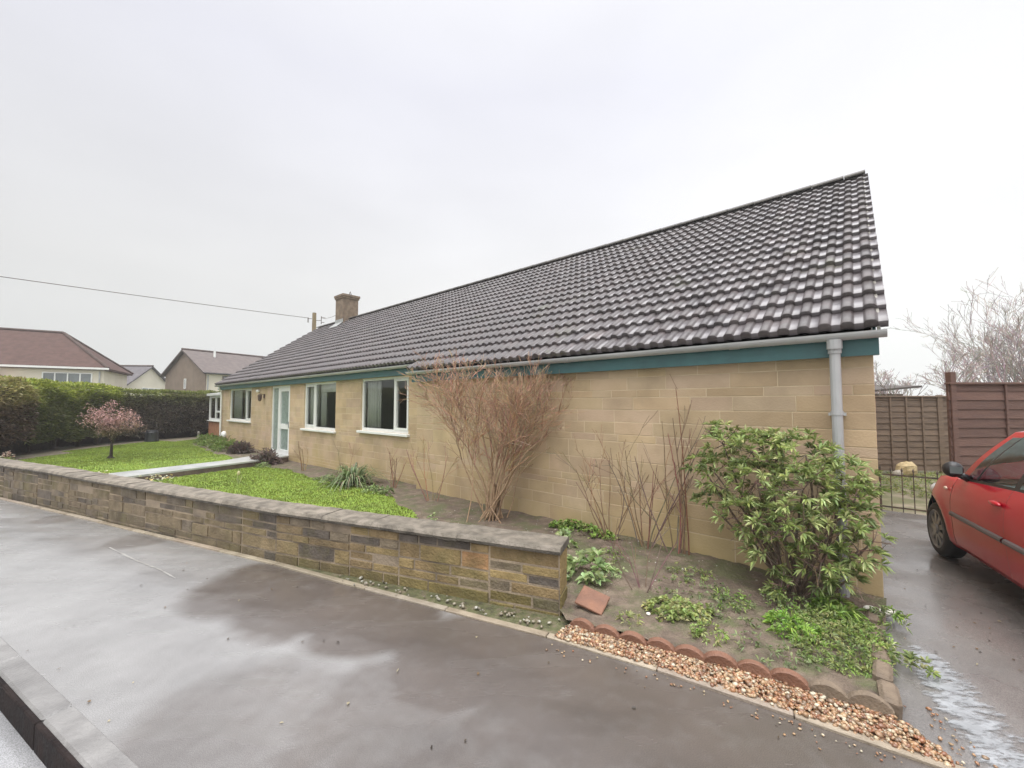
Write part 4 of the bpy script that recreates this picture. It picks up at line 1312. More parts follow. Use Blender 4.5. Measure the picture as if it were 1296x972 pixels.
plant('ground_plant', 'tiny weed behind the first clay edging tile', gp(.86, 3.02), 12, .08, .04, 7, (.03, .06), (.006, .01), G2)
plant('ground_plant', 'small green weed right of the broad leaved plant', gp(.98, 3.8), 10, .09, .06, 8, (.03, .06), (.012, .02), G1)
for (x, y, k, r_, hh, pal_, lb) in ((1.75, 3.30, 26, .16, .05, G3 + GD, 'low green weed patch in the soil left of the evergreen shrub'), (.95, 4.25, 24, .18, .05, GD + G3, 'mossy weed patch between the broad leaved plant and the blank wall'), (1.62, 3.78, 24, .2, .05, GD + G2, 'weed patch at the foot of the slender bare shrub'), (1.35, 2.86, 22, .12, .04, G3 + G2, 'small weed patch hard behind the middle of the clay edging'), (.1, 4.35, 22, .16, .05, G3 + GD, 'weed patch in the soil behind the coping right of the big tan shrub'), (2.15, 3.22, 34, .18, .10, GD + G3, 'dull green seedlings in the shade under the evergreen shrub')):
    plant('ground_plant', lb, gp(x, y), k * 2, r_, hh, 7, (.018, .045), (.007, .014), pal_, dome=False)
for i, (u, n, lb) in enumerate([(9.6, -.7, 'low green plants right of the strap leaved clump'), (7.6, -.55, 'low green weeds under the window beside the facade step'), (12.4, -.75, 'green clump at the lawn corner near the door'), (6.6, -.7, 'green weeds at the lawn end beside the bare bed')]):
    hp = H(u - (1.0 if i == 0 else 0), n); plant('ground_plant', lb, gp(hp.x, hp.y), 45, .33, .12, 8, (.05, .1), (.015, .03), G1 + GD, rot=math.pi - A, shape=(1.2, .6))
for i, (u, n, lb) in enumerate([(18.3, -.45, 'bushy green grassy bed plants under the far window'), (16.6, -.5, 'green bed plants between the far window and the door'), (20.2, -.3, 'green bed plants by the far downpipe')]):
    hp = H(u, n); plant('bed_plant', lb, gp(hp.x, hp.y), 110, .7, .38, 8, (.1, .2), (.015, .03), [(.20, .28, .07), (.15, .22, .05), (.25, .31, .10)], rot=math.pi - A, shape=(1.2, .6))

# strap leaved clump on the lawn edge
t = MB(); r_ = random.Random(12)
sx, sy = -3.17, 8.1
for i in range(190):
    w = r_.uniform(0, 2 * math.pi); L = r_.uniform(.55, .95); el = r_.uniform(.45, 1.35)
    d = Vector((math.cos(w) * math.cos(el), math.sin(w) * math.cos(el), math.sin(el)))
    p = Vector((math.cos(w) * .16 * r_.random(), math.sin(w) * .16 * r_.random(), 0))
    sd_ = Vector((-math.sin(w), math.cos(w), 0)); wd = r_.uniform(.012, .022)
    k = 6; pl = []
    for q in range(k + 1):
        s = q / k
        pp = p + d * L * s - Vector((0, 0, 1)) * (.62 * L * s * s * s)
        pp.z = max(pp.z, .02 + .01 * r_.random())
        pl.append((pp, wd * (1 - s ** 2 * .9)))
    c = r_.choice([(.14, .20, .075), (.18, .25, .10), (.10, .145, .055), (.26, .30, .15), (.20, .16, .09)])
    vs = []
    for pp, ww in pl: vs += [pp - sd_ * ww, pp + sd_ * ww]
    t.add(vs, [(2 * q, 2 * q + 1, 2 * q + 3, 2 * q + 2) for q in range(k)], c)
o = t.build('strap_leaf_plant', M_leaf); o.location = gp(sx, sy); tag(o, 'large clump of arching strap leaves on the lawn edge below a window', 'plant')

# low dark dead shrubs each side of the path end
def mound(label, u, n, r0, seed):
    hp = H(u, n); r_ = random.Random(seed); t = MB()
    for i in range(150):
        d = Vector((r_.gauss(0, 1), r_.gauss(0, 1), abs(r_.gauss(.5, .6)))).normalized()
        grow(t, (0, 0, 0), d, r0 * r_.uniform(.75, .85), .012, 2, r_, 3, .15, .0, (3, 5), .8, .35, .7, 3, .008, (.14, .105, .085))
    o = t.build('dead_shrub', M_twig); o.location = gp(hp.x, hp.y); tag(o, label, 'shrub')


mound('low dark dead shrub mound right of the front door', 12.75, -.55, .45, 1)
mound('low dark dead shrub mound left of the front door', 15.3, -.45, .42, 2)

# flowers by the wall
def flowers(label, x, y, n, rad, cols_, shape=(1, 1), rot=0, group=None, cat='flowers', hgt=.10):
    o_ = thing('flower_clump', label, cat, gp(x, y), 0, group)
    a = rng.random(n) * 2 * np.pi; r = np.sqrt(rng.random(n)) * rad
    fx, fy = r * np.cos(a) * shape[0], r * np.sin(a) * shape[1]
    fx, fy = fx * math.cos(rot) - fy * math.sin(rot), fx * math.sin(rot) + fy * math.cos(rot)
    C = np.stack([fx, fy, rng.uniform(.02, hgt * .6, n)], 1)
    P_, D_, L_, W_, c_ = rosettes(C, rand_dirs(n, 2), 6, (.06, .1), (.02, .035), G2)
    leaf_mesh('foliage', P_, D_, L_, W_, c_, parent=o_)
    C2 = np.stack([fx, fy, rng.uniform(hgt * .7, hgt * 1.2, n)], 1) + rng.normal(0, .02, (n, 3))
    P_, D_, L_, W_, c_ = rosettes(C2, rand_dirs(n, 1.5), 6, (.025, .04), (.02, .03), cols_, (.8, 1.4))
    leaf_mesh('petals', P_, D_, L_, W_, c_, parent=o_)


CREAM = [(.72, .62, .34), (.78, .74, .55), (.66, .50, .20)]
flowers('cream and yellow flowers at the street end of the path', -8.35, 8.15, 60, .5, CREAM, (1.3, .4), -.4, hgt=.24)
flowers('pale cream flowers between the path and the right lawn', -6.95, 8.0, 26, .38, CREAM + [(.75, .74, .6)], (1.2, .45), -.3, hgt=.22)
flowers('pinkish white flowers by the hedge foot behind the wall', -13.9, 10.9, 60, .55, [(.62, .48, .40), (.72, .66, .55), (.55, .35, .30)], (.9, .7), -.4, hgt=.22)

# lone pale tulip bud on the lawn
b = MB(); b.tube([(0, 0, 0), (.01, 0, .12), (.0, 0, .2)], .006, 5, (.2, .3, .08))
for k in range(5):
    w = k * 1.26
    b.add([(0, 0, 0), (.05 * math.cos(w - .3), .05 * math.sin(w - .3), .1), (.07 * math.cos(w), .07 * math.sin(w), .22), (.05 * math.cos(w + .3), .05 * math.sin(w + .3), .1)], [(0, 1, 2, 3)], (.45, .48, .25))
b.ball((0, 0, .24), (.03, .03, .05), 8, 6, None, (.62, .58, .35))
o = b.build('flower', M_leaf); o.location = gp(-5.6, 8.35); tag(o, 'single pale flower bud standing alone in the right lawn', 'flower')

# ------------------------------------------------------------------ gravel, pebbles, edging tiles
def stones(name, pts, sizes, pal, label, flat=.7, mat=None):
    # irregular low-poly pebbles (icosahedra)
    ph = (1 + 5 ** .5) / 2
    ico = np.array([(-1, ph, 0), (1, ph, 0), (-1, -ph, 0), (1, -ph, 0), (0, -1, ph), (0, 1, ph), (0, -1, -ph), (0, 1, -ph), (ph, 0, -1), (ph, 0, 1), (-ph, 0, -1), (-ph, 0, 1)]); ico /= np.linalg.norm(ico[0])
    fc = np.array([(0, 11, 5), (0, 5, 1), (0, 1, 7), (0, 7, 10), (0, 10, 11), (1, 5, 9), (5, 11, 4), (11, 10, 2), (10, 7, 6), (7, 1, 8), (3, 9, 4), (3, 4, 2), (3, 2, 6), (3, 6, 8), (3, 8, 9), (4, 9, 5), (2, 4, 11), (6, 2, 10), (8, 6, 7), (9, 8, 1)])
    n = len(pts)
    V = np.repeat(ico[None], n, 0) * rng.uniform(.75, 1.2, (n, 12, 1))
    sc = np.array(sizes)[:, None] * np.stack([rng.uniform(.7, 1.3, n), rng.uniform(.6, 1.1, n), rng.uniform(.45, .8, n) * flat / .7], 1)
    V = V * sc[:, None, :]
    a = rng.random(n) * 2 * np.pi; ca, sa = np.cos(a)[:, None], np.sin(a)[:, None]
    tl = rng.normal(0, .35, n); ct_, st_ = np.cos(tl)[:, None], np.sin(tl)[:, None]
    y, z = V[:, :, 1] * ct_ - V[:, :, 2] * st_, V[:, :, 1] * st_ + V[:, :, 2] * ct_
    x = V[:, :, 0]
    V = np.stack([x * ca - y * sa, x * sa + y * ca, z], 2) + np.array(pts)[:, None, :]
    F = (fc[None] + (np.arange(n) * 12)[:, None, None]).reshape(-1, 3)
    pal = np.array(pal); c = pal[rng.integers(0, len(pal), n)] * rng.uniform(.8, 1.2, (n, 1))
    o = fast(name, V.reshape(-1, 3), F, mat or M_pebble, cols=np.repeat(c, 20, 0), smooth=False)
    return tag(o, label, 'gravel', kind='stuff')


M_pebble = pmat('pebble', (.84, .85, .88), (.56, .57, .58), 40, (.25, .5), attr=True, coat=.3)
SC = [Vector(p) for p in ((.43, 3.03), (.68, 2.90), (.96, 2.76), (1.22, 2.62), (1.45, 2.50), (1.62, 2.40), (1.78, 2.30), (1.97, 2.17))]
ED = [Vector(p) for p in ((.30, 2.92), (.89, 2.60), (1.48, 2.23), (2.03, 1.88))]


def along(poly, t):
    ls = [(b_ - a_).length for a_, b_ in zip(poly, poly[1:])]; T = sum(ls) * t
    for (a_, b_), l in zip(zip(poly, poly[1:]), ls):
        if T <= l: return a_.lerp(b_, T / l), (b_ - a_).normalized()
        T -= l
    return poly[-1].copy(), (poly[-1] - poly[-2]).normalized()


b = MB()
for i in range(12):
    a0, a1 = along(ED, i / 12)[0], along(ED, (i + 1) / 12)[0]
    c0, c1 = along(SC, i / 12)[0], along(SC, (i + 1) / 12)[0]
    b.quad((a0.x, a0.y, .004), (a1.x, a1.y, .004), (c1.x, c1.y, .03), (c0.x, c0.y, .03))
struct(b.build('gravel_bed_ground', pmat('gravel_bed', (.20, .10, .06), (.30, .17, .10), 30, (.7, .9), .8, 60)))
pts = []; sz = []
for i in range(3600):
    t = rng.random(); v = rng.random()
    p = along(ED, t)[0].lerp(along(SC, t)[0], v)
    s = rng.uniform(.006, .0165) * (1.15 if rng.random() < .2 else 1)
    pts.append((p.x + rng.normal(0, .006), p.y + rng.normal(0, .006), .012 + .022 * v + rng.uniform(0, .016))); sz.append(s)
PEB = [(.34, .17, .085), (.42, .25, .14), (.30, .20, .12), (.24, .15, .09), (.52, .37, .22), (.62, .54, .39), (.32, .13, .06), (.50, .32, .17), (.58, .45, .28), (.30, .145, .08), (.42, .20, .09), (.48, .28, .14)]
stones('gravel', pts, sz, PEB, 'orange and cream gravel strip between the clay edging and the pavement')
# spilled stones beyond the strip, along the wall foot, in the soil
pts = []; sz = []
for i in range(90):
    t = rng.random(); p = along(ED, t)[0]; q = along(ED, t)[1]
    d = abs(rng.normal(0, .05)) + .06
    pts.append((p.x + q.y * d, p.y - q.x * d, .006)); sz.append(rng.uniform(.004, .009))
for i in range(45):
    p = Vector((2.02, 1.9)) .lerp(Vector((2.25, 2.2)), rng.random()); pts.append((p.x + rng.normal(0, .05), p.y + rng.normal(0, .06), .008)); sz.append(rng.uniform(.005, .012))
stones('gravel', pts, sz, PEB, 'loose orange gravel spilled past the ends of the strip')
pts = []; sz = []
for i in range(70):
    t = rng.random() ** 1.4
    p = Vector((.25, 3.07)).lerp(Vector((-1.6, 3.86)), t); pts.append((p.x + rng.normal(0, .04), p.y + rng.normal(0, .03), .03)); sz.append(rng.uniform(.008, .02))
stones('gravel', pts, sz, [(.40, .37, .29), (.33, .29, .21), (.28, .23, .16), (.50, .48, .40)], 'pale pebbles scattered along the foot of the garden wall')
pts = []; sz = []
for i in range(520):
    u = rng.uniform(-.1, 6); n = -rng.uniform(.05, 2.0)
    h_ = H(u, n)
    if not (h_.y > 2.35 + (1.97 - h_.x) * .55 and h_.y > 3.5 - .38 * h_.x): continue
    z = gz(h_.x, h_.y); pts.append((h_.x, h_.y, z + .002)); sz.append(rng.choice([.005, .007, .009, .013], p=[.4, .3, .2, .1]))
stones('pebbles', pts, sz, [(.34, .27, .2), (.28, .22, .16), (.5, .45, .36), (.24, .18, .13), (.66, .62, .54)], 'small stones and clods scattered over the bare soil bed')
# moss and dirt along the wall foot
wf = [(.55, 3.15), (.36, 3.22), (-2.46, 4.31), (-2.0, 4.02), (-1.31, 3.72), (.24, 2.985), (.36, 2.93), (.52, 2.99)]
b = MB(); b.add([(x, y, .012) for x, y in wf], [tuple(range(len(wf)))]); struct(b.build('wall_foot_ground', pmat('mossy_dirt', (.07, .065, .035), (.15, .125, .08), 14, (.8, .95), .9, 40, c3=(.10, .105, .045))))

M_terra = pmat('terracotta', (.15, .07, .043), (.235, .115, .07), 7, (.55, .75), .5, 60, c3=(.19, .092, .057), attr=True)
M_terra2 = pmat('weathered_edging', (.145, .108, .076), (.21, .16, .112), 9, (.7, .9), .5, 60, attr=True)


def scallop(w=.188, t=.05, h=.075, dip=.12):
    b = MB(); k = 12
    arc = [(-w / 2 + w * i / k, h * .35 + h * .65 * math.sin(math.pi * i / k) ** .7) for i in range(k + 1)]
    prof = [(-w / 2, -dip)] + arc + [(w / 2, -dip)]
    n = len(prof); e_ = .006
    vs = [(x, -t / 2, z) for x, z in prof] + [(x * .985, -t / 2 + 0, z) for x, z in prof]
    vs = [(x * .97, -t / 2, z - (.004 if z > -.1 else 0)) for x, z in prof] + [(x, -t / 2 + e_, z) for x, z in prof] + [(x, t / 2 - e_, z) for x, z in prof] + [(x * .97, t / 2, z - (.004 if z > -.1 else 0)) for x, z in prof]
    fs = [tuple(range(n)), tuple(range(4 * n - 1, 3 * n - 1, -1))]
    for q in range(3):
        for i in range(n):
            j = (i + 1) % n
            fs.append((q * n + i, (q + 1) * n + i, (q + 1) * n + j, q * n + j))
    b.add(vs, fs)
    return b


L_SC = sum((b_ - a_).length for a_, b_ in zip(SC, SC[1:]))
NT = 10
ords = ['first', 'second', 'third', 'fourth', 'fifth', 'sixth', 'seventh', 'eighth', 'ninth', 'last']
protos = None
for i in range(NT):
    p, d = along(SC, (i + .5) / NT)
    if i == 0:
        o = scallop().build('edging_tile', M_terra)
        me_r = o.data
        me_w = me_r.copy(); me_w.materials[0] = M_terra2
    else:
        o = bpy.data.objects.new('edging_tile', me_w if i >= 8 else me_r); COL.objects.link(o)
    o.location = (p.x, p.y, .030 + random.uniform(-.014, .008))
    o.rotation_euler = (random.uniform(-.12, .12), random.uniform(-.05, .05), math.atan2(d.y, d.x) + random.uniform(-.06, .06))
    tag(o, f'{"buff weathered" if i >= 8 else "red clay"} scalloped edging tile, {ords[i]} along the gravel from the garden wall', 'edging tile', 'scalloped clay edging tiles')

E2 = [(2.05, 2.28), (2.19, 2.47), (2.34, 2.66), (2.52, 2.88), (2.72, 3.12)]
lab = ['buff edging stone at the front corner of the bed by the driveway', 'second edging stone up the driveway side from the front corner', 'middle edging stone on the driveway side of the bed', 'edging stone under the wide mat of weeds by the driveway', 'edging stone nearest the house corner by the driveway']
for i, (x, y) in enumerate(E2):
    b = MB(); b.box(-.105, .105, -.045, .045, -.1, .075, None, None, bev=.018)
    o = b.build('edging_stone', M_terra2); o.location = (x, y, .02 - .004 * i); o.rotation_euler = (random.uniform(-.1, .1), random.uniform(-.06, .06), .86 + random.uniform(-.12, .12))
    tag(o, lab[i], 'edging stone', 'edging stones beside the driveway')
# loose red tile leaning at the wall end, and a white stone
b = MB(); b.box(-.11, .11, -.10, .10, -.010, .010, None, None, bev=.004)
o = b.build('clay_tile', M_terra); o.location = (.63, 3.24, .115); o.rotation_euler = (R(17), R(12), R(-30)); tag(o, 'flat brick red clay tile leaning in the soil at the wall end', 'tile')
for (x, y, s, lb) in ((1.03, 3.13, .016, 'round white stone left of the yellow green mat plant'), (2.86, 3.16, .045, 'white broken stone at the house corner'), (2.76, 3.20, .03, 'pale flat stone chip beside the edging near the house corner')):
    b = MB(); b.ball((0, 0, 0), (s * 1.3, s, s * .6), 9, 6)
    o = b.build('stone', pmat('pale_stone', (.72, .70, .64), (.6, .58, .5), 20, (.6, .8), .5, 40)); o.location = (x, y, gz(x, y) + s * .3); o.rotation_euler = (.1, .1, x); tag(o, lb, 'stone')

pts_ = []
for i in range(70):
    t_ = rng.random()
    q = (rng.uniform(-3.5, 1.6), 0); y_ = rng.uniform(1.75, 4.3)
    if y_ > 4.15 - .45 * (q[0] + 2.45) - .15 or y_ < 1.0 - .53 * q[0]: continue
    pts_.append((q[0], y_, .006))
for i in range(50): pts_.append((rng.uniform(2.7, 4.2), rng.uniform(2.2, 4.6), .004))
pts_ = np.array(pts_); n_l = len(pts_)
dd_ = rand_dirs(n_l); dd_[:, 2] = rng.uniform(0, .15, n_l)
o = leaf_mesh('leaf_litter', pts_, dd_, rng.uniform(.012, .035, n_l), rng.uniform(.008, .018, n_l), np.array([(.10, .075, .05), (.05, .04, .03), (.38, .33, .22), (.20, .13, .07)])[rng.integers(0, 4, n_l)], droop=0)
tag(o, 'bits of dead leaf and grit lying on the wet tarmac', 'litter', kind='stuff')
b = MB()
jl = [Vector((-4.62, 4.72)), Vector((-3.95, 4.33)), Vector((-3.5, 4.1)), Vector((-3.18, 3.9))]
for a_, c_2 in zip(jl, jl[1:]):
    for q in range(8):
        p0_, p1_ = a_.lerp(c_2, q / 8), a_.lerp(c_2, (q + 1) / 8); w_2 = random.uniform(.004, .010)
        b.quad((p0_.x, p0_.y - w_2, .004), (p1_.x, p1_.y - w_2, .004), (p1_.x, p1_.y + w_2, .004), (p0_.x, p0_.y + w_2, .004))
struct(b.build('pavement_joint', M_kerb))

# whitish silt left by running water on the driveway edge
poly = [(2.62, 2.82), (2.78, 2.86), (2.80, 2.66), (2.74, 2.46), (2.66, 2.28), (2.58, 2.10), (2.46, 1.94), (2.30, 1.80), (2.08, 1.82), (2.18, 2.05), (2.26, 2.26), (2.38, 2.46), (2.50, 2.64)]
def silt_mat():
    m = pmat('pale_silt', (.36, .375, .39), (.25, .26, .27), 12, (.2, .4), .3, 40, coat=.8, coat_r=.12)
    t = m.node_tree; n = t.nodes; L = t.links.new; p = n['Principled BSDF']
    tc = n.new('ShaderNodeTexCoord'); mp = n.new('ShaderNodeMapping'); mp.inputs['Rotation'].default_value = (0, 0, R(40)); mp.inputs['Scale'].default_value = (1.2, 3.2, 1); L(tc.outputs['Object'], mp.inputs[0])
    nz = n.new('ShaderNodeTexNoise'); nz.inputs['Scale'].default_value = 7; nz.inputs['Detail'].default_value = 8; nz.inputs['Roughness'].default_value = .7; L(mp.outputs[0], nz.inputs['Vector'])
    at = n.new('ShaderNodeAttribute'); at.attribute_name = 'Fade'
    ad = n.new('ShaderNodeMath'); ad.operation = 'ADD'; L(nz.outputs[0], ad.inputs[0]); L(at.outputs['Fac'], ad.inputs[1])
    mr = n.new('ShaderNodeMapRange'); mr.inputs['From Min'].default_value = .46; mr.inputs['From Max'].default_value = .62; mr.inputs['To Max'].default_value = .88; L(ad.outputs[0], mr.inputs[0])
    L(mr.outputs[0], p.inputs['Alpha'])
    return m
# a fan of rings so that the stain thins out to its rim
cx_, cy_ = sum(p[0] for p in poly) / len(poly), sum(p[1] for p in poly) / len(poly)
dense = []
for i in range(len(poly)):
    a_, c2_ = Vector(poly[i]), Vector(poly[(i + 1) % len(poly)])
    for j in range(4): dense.append(a_.lerp(c2_, j / 4))
def spine(p):   # nearest point on the run of the water
    best = None
    for i in range(24):
        q = Vector((2.70, 2.76)).lerp(Vector((2.24, 1.90)), i / 23)
        if best is None or (q - p).length < (best - p).length: best = q
    return best
rings = [1.15, .8, .5, .2, 0.0]; fade = [-.3, -.02, .06, .1, .1]
vs = []; fv = []
for rr_, fd in zip(rings, fade):
    for p in dense:
        s_ = spine(p); q = s_.lerp(p, rr_); vs.append((q.x, q.y, .004)); fv.append(fd)
n_ = len(dense); me = bpy.data.meshes.new('water_stain')
me.from_pydata(vs, [], [(k * n_ + i, k * n_ + (i + 1) % n_, (k + 1) * n_ + (i + 1) % n_, (k + 1) * n_ + i) for k in range(len(rings) - 1) for i in range(n_)])
at = me.attributes.new('Fade', 'FLOAT', 'POINT'); at.data.foreach_set('value', fv)
struct(link(me, 'water_stain', silt_mat()))

# ------------------------------------------------------------------ hedges
M_trunk_shade = pmat('hedge_wood_shade', (.06, .045, .035), (.10, .075, .055), 12, (.8, .9))


def hedge(name, label, line, th, ztop, zlow, dens, palette_top, palette_side, seed, bulge=.15):
    """line: front-foot points (x, y); the hedge body lies on the far/left side; th thickness"""
    root_ = thing(name, label, 'hedge', (line[0][0], line[0][1], 0))
    o0 = Vector((line[0][0], line[0][1], 0))
    P, D, C = [], [], []
    r = np.random.default_rng(seed)
    body = MB()
    for (a, c) in zip(line, line[1:]):
        a = Vector((*a, 0)); c = Vector((*c, 0)); d = c - a; L = d.length; d.normalize()
        out = Vector((d.y, -d.x, 0))             # towards the lawn
        t0, t1 = ztop
        def surf(s, v, k):
            pass
        nside = int(L * 2.1 * dens); ntop = int(L * th * dens * .8); nb = int(L * 2 * dens * .35)
        for kind, n in (('front', nside), ('top', ntop), ('back', nb)):
            s = r.random(n) * L; v = r.random(n)
            X_ = np.array(a)[None] + np.array(d)[None] * s[:, None]
            wob = np.array([noise.noise(Vector((x * .9, y * .9, 3 * vv))) for x, y, vv in zip(X_[:, 0], X_[:, 1], v)])
            lw = zlow + .22 * np.array([noise.noise(Vector((x * 1.1, y * 1.1, 8))) for x, y in X_[:, :2]])
            top = t0 + (t1 - t0) * s / L + .05 * np.array([noise.noise(Vector((x * 2.5, y * 2.5, 1))) for x, y in X_[:, :2]])
            if kind == 'front':
                z = lw + (top - lw) * v
                off = bulge * np.sin(np.pi * np.clip(v * .9 + .1, 0, 1)) + .14 * wob + .0
                off = off - .22 * np.clip((v - .9) / .1, 0, 1) ** 2
                n3 = np.array(out)[None] + np.array([0, 0, .2])[None]
            elif kind == 'back':
                z = lw + (top - lw) * v; off = -th + 0 * v; n3 = -np.array(out)[None]
            else:
                z = top + .0 * v; off = -th * v + .02; n3 = np.array([0, 0, 1.0])[None]
            pos = X_ + np.array(out)[None] * (off - r.random(n) * .10)[:, None]; pos[:, 2] = z
            dd = n3 + r.normal(0, .45, (n, 3)) + np.array([0, 0, .25])[None]
            P.append(pos); D.append(dd)
            ps, pt = np.array(palette_side), np.array(palette_top)
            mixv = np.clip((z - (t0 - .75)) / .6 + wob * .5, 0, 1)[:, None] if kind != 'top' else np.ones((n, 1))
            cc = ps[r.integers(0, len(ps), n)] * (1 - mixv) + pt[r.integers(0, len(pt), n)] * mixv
            clump = np.array([noise.noise(Vector((x * 3.0, y * 3.0, zz * 3))) for x, y, zz in pos])
            C.append(cc * r.uniform(.7, 1.25, (n, 1)) * (1 + .35 * clump[:, None]))
        # dark filler core inside the foliage
        i0, i1 = a - out * .28, c - out * .28
        q0, q1 = a - out * (th - .15), c - out * (th - .15)
        zz0, zz1 = t0 - .18, t1 - .18
        body.add([(*i0.xy, zlow + .12), (*i1.xy, zlow + .12), (*q1.xy, zlow + .12), (*q0.xy, zlow + .12), (*i0.xy, zz0), (*i1.xy, zz1), (*q1.xy, zz1), (*q0.xy, zz0)],
                 [(3, 2, 1, 0), (4, 5, 6, 7), (0, 1, 5, 4), (1, 2, 6, 5), (2, 3, 7, 6), (3, 0, 4, 7)])
        r0, r1 = a - out * (th * .55), c - out * (th * .55)  # dark block added to paint the gap under the hedge as deep shade
        body.add([(*r0.xy, -.3), (*r1.xy, -.3), (*q1.xy, -.3), (*q0.xy, -.3), (*r0.xy, zlow + .119), (*r1.xy, zlow + .119), (*q1.xy, zlow + .119), (*q0.xy, zlow + .119)],
                 [(0, 1, 5, 4), (1, 2, 6, 5), (2, 3, 7, 6), (3, 0, 4, 7)])
        k = max(2, int(L / .8))
        for q in range(k):
            p = a.lerp(c, (q + .5) / k) - out * (.45 + .2 * r.random())
            body.tube([(p.x, p.y, -.2), (p.x + r.normal(0, .05), p.y, zlow + .3)], [.06, .05], 6)
    P = np.concatenate(P) - np.array(o0)[None]; D = np.concatenate(D); C = np.concatenate(C)
    body.v = [(x - o0.x, y - o0.y, z) for x, y, z in body.v]
    body.build('trunk', M_trunk_shade, root_)  # stems together with the dark fill
    n = len(P)
    leaf_mesh('foliage', P, D, r.uniform(.09, .19, n), r.uniform(.03, .06, n), C, parent=root_, droop=.15, fold=.2)
    return root_


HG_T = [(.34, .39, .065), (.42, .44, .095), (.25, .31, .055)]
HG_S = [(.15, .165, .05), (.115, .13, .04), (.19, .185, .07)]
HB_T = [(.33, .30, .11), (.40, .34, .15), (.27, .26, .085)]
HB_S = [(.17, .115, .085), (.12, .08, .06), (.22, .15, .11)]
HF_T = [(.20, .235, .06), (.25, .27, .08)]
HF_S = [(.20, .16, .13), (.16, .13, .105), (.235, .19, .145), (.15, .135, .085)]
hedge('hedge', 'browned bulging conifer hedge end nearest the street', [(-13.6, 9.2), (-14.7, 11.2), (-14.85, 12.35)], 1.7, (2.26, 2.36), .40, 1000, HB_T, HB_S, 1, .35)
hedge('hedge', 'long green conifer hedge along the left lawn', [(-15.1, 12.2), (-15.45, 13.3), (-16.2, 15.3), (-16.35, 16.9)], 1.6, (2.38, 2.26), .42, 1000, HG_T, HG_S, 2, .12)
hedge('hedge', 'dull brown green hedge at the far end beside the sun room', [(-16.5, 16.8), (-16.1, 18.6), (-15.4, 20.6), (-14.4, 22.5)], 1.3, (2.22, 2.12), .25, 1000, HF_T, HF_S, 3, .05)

# small pink blossom tree on the lawn
pt = thing('blossom_tree', 'small pink blossom tree alone on the left lawn', 'tree', gp(-11.55, 11.72))
pt.scale = (.86, .86, .95)
rn = random.Random(6); b = MB(); tipl = []
b.tube([(-.16, .02, -.02), (-.05, 0, .05), (0, 0, .12), (.0, .0, .42), (.02, .01, .62)], [.03, .05, .045, .035, .03], 8, (.055, .04, .035), cap=False)
for w in (0.6, 2.2, 3.9, 5.2):
    b.tube([(.15 * math.cos(w), .15 * math.sin(w), -.01), (.05 * math.cos(w), .05 * math.sin(w), .03), (0, 0, .1)], [.02, .03, .035], 5, (.055, .04, .035), cap=False)
b.build('trunk', M_twig, pt, True)
b = MB()
for i in range(13):
    w = rn.uniform(0, 6.28); sp = rn.uniform(.3, 1.5)
    d = Vector((math.cos(w) * sp * .8 + .38, math.sin(w) * sp * .8, 1.0))
    grow(b, (.01, .0, .5 + rn.random() * .15), d, rn.uniform(.42, .68), .014, 3, rn, 4, .12, .06, (2, 3), .55, .62, .65, 4, .004, (.12, .085, .075), pts_out=tipl)
b.build('branch', M_twig, pt)
pp = np.array([tuple(p) for p, d, l in tipl if l <= 2]); 
pp = np.repeat(pp, 10, 0) + rng.normal(0, .06, (len(pp) * 10, 3))
pp = pp[pp[:, 2] > .55]
n = len(pp)
hz = np.clip((pp[:, 2] - .7) / .5, 0, 1)[:, None]
cc = (np.array([[.23, .175, .14]]) * (1 - hz) + np.array([[.46, .275, .26]]) * hz) * rng.uniform(.7, 1.3, (n, 1))
leaf_mesh('blossom', pp, rand_dirs(n, .4), rng.uniform(.04, .075, n), rng.uniform(.025, .04, n), cc, parent=pt)

# a compost bin and pale post in the shade of the far hedge
b = MB(); b.lathe([(.20, 0), (.24, .05), (.22, .42), (.2, .46), (.2, .5), (0, .52)], 14)
o = b.build('compost_bin', pmat('dark_plastic', (.02, .02, .024), (.03, .03, .034), 4, (.35, .5))); o.location = gp(-15.35, 17.3); tag(o, 'dark plastic bin under the hedge behind the pink tree', 'bin')
b = MB(); b.lathe([(.055, 0), (.06, .05), (.045, .2), (.06, .26), (.04, .34), (0, .36)], 10)
o = b.build('garden_ornament', M_ridge); o.location = gp(-14.6, 18.9); tag(o, 'small pale garden ornament at the far lawn edge', 'ornament')


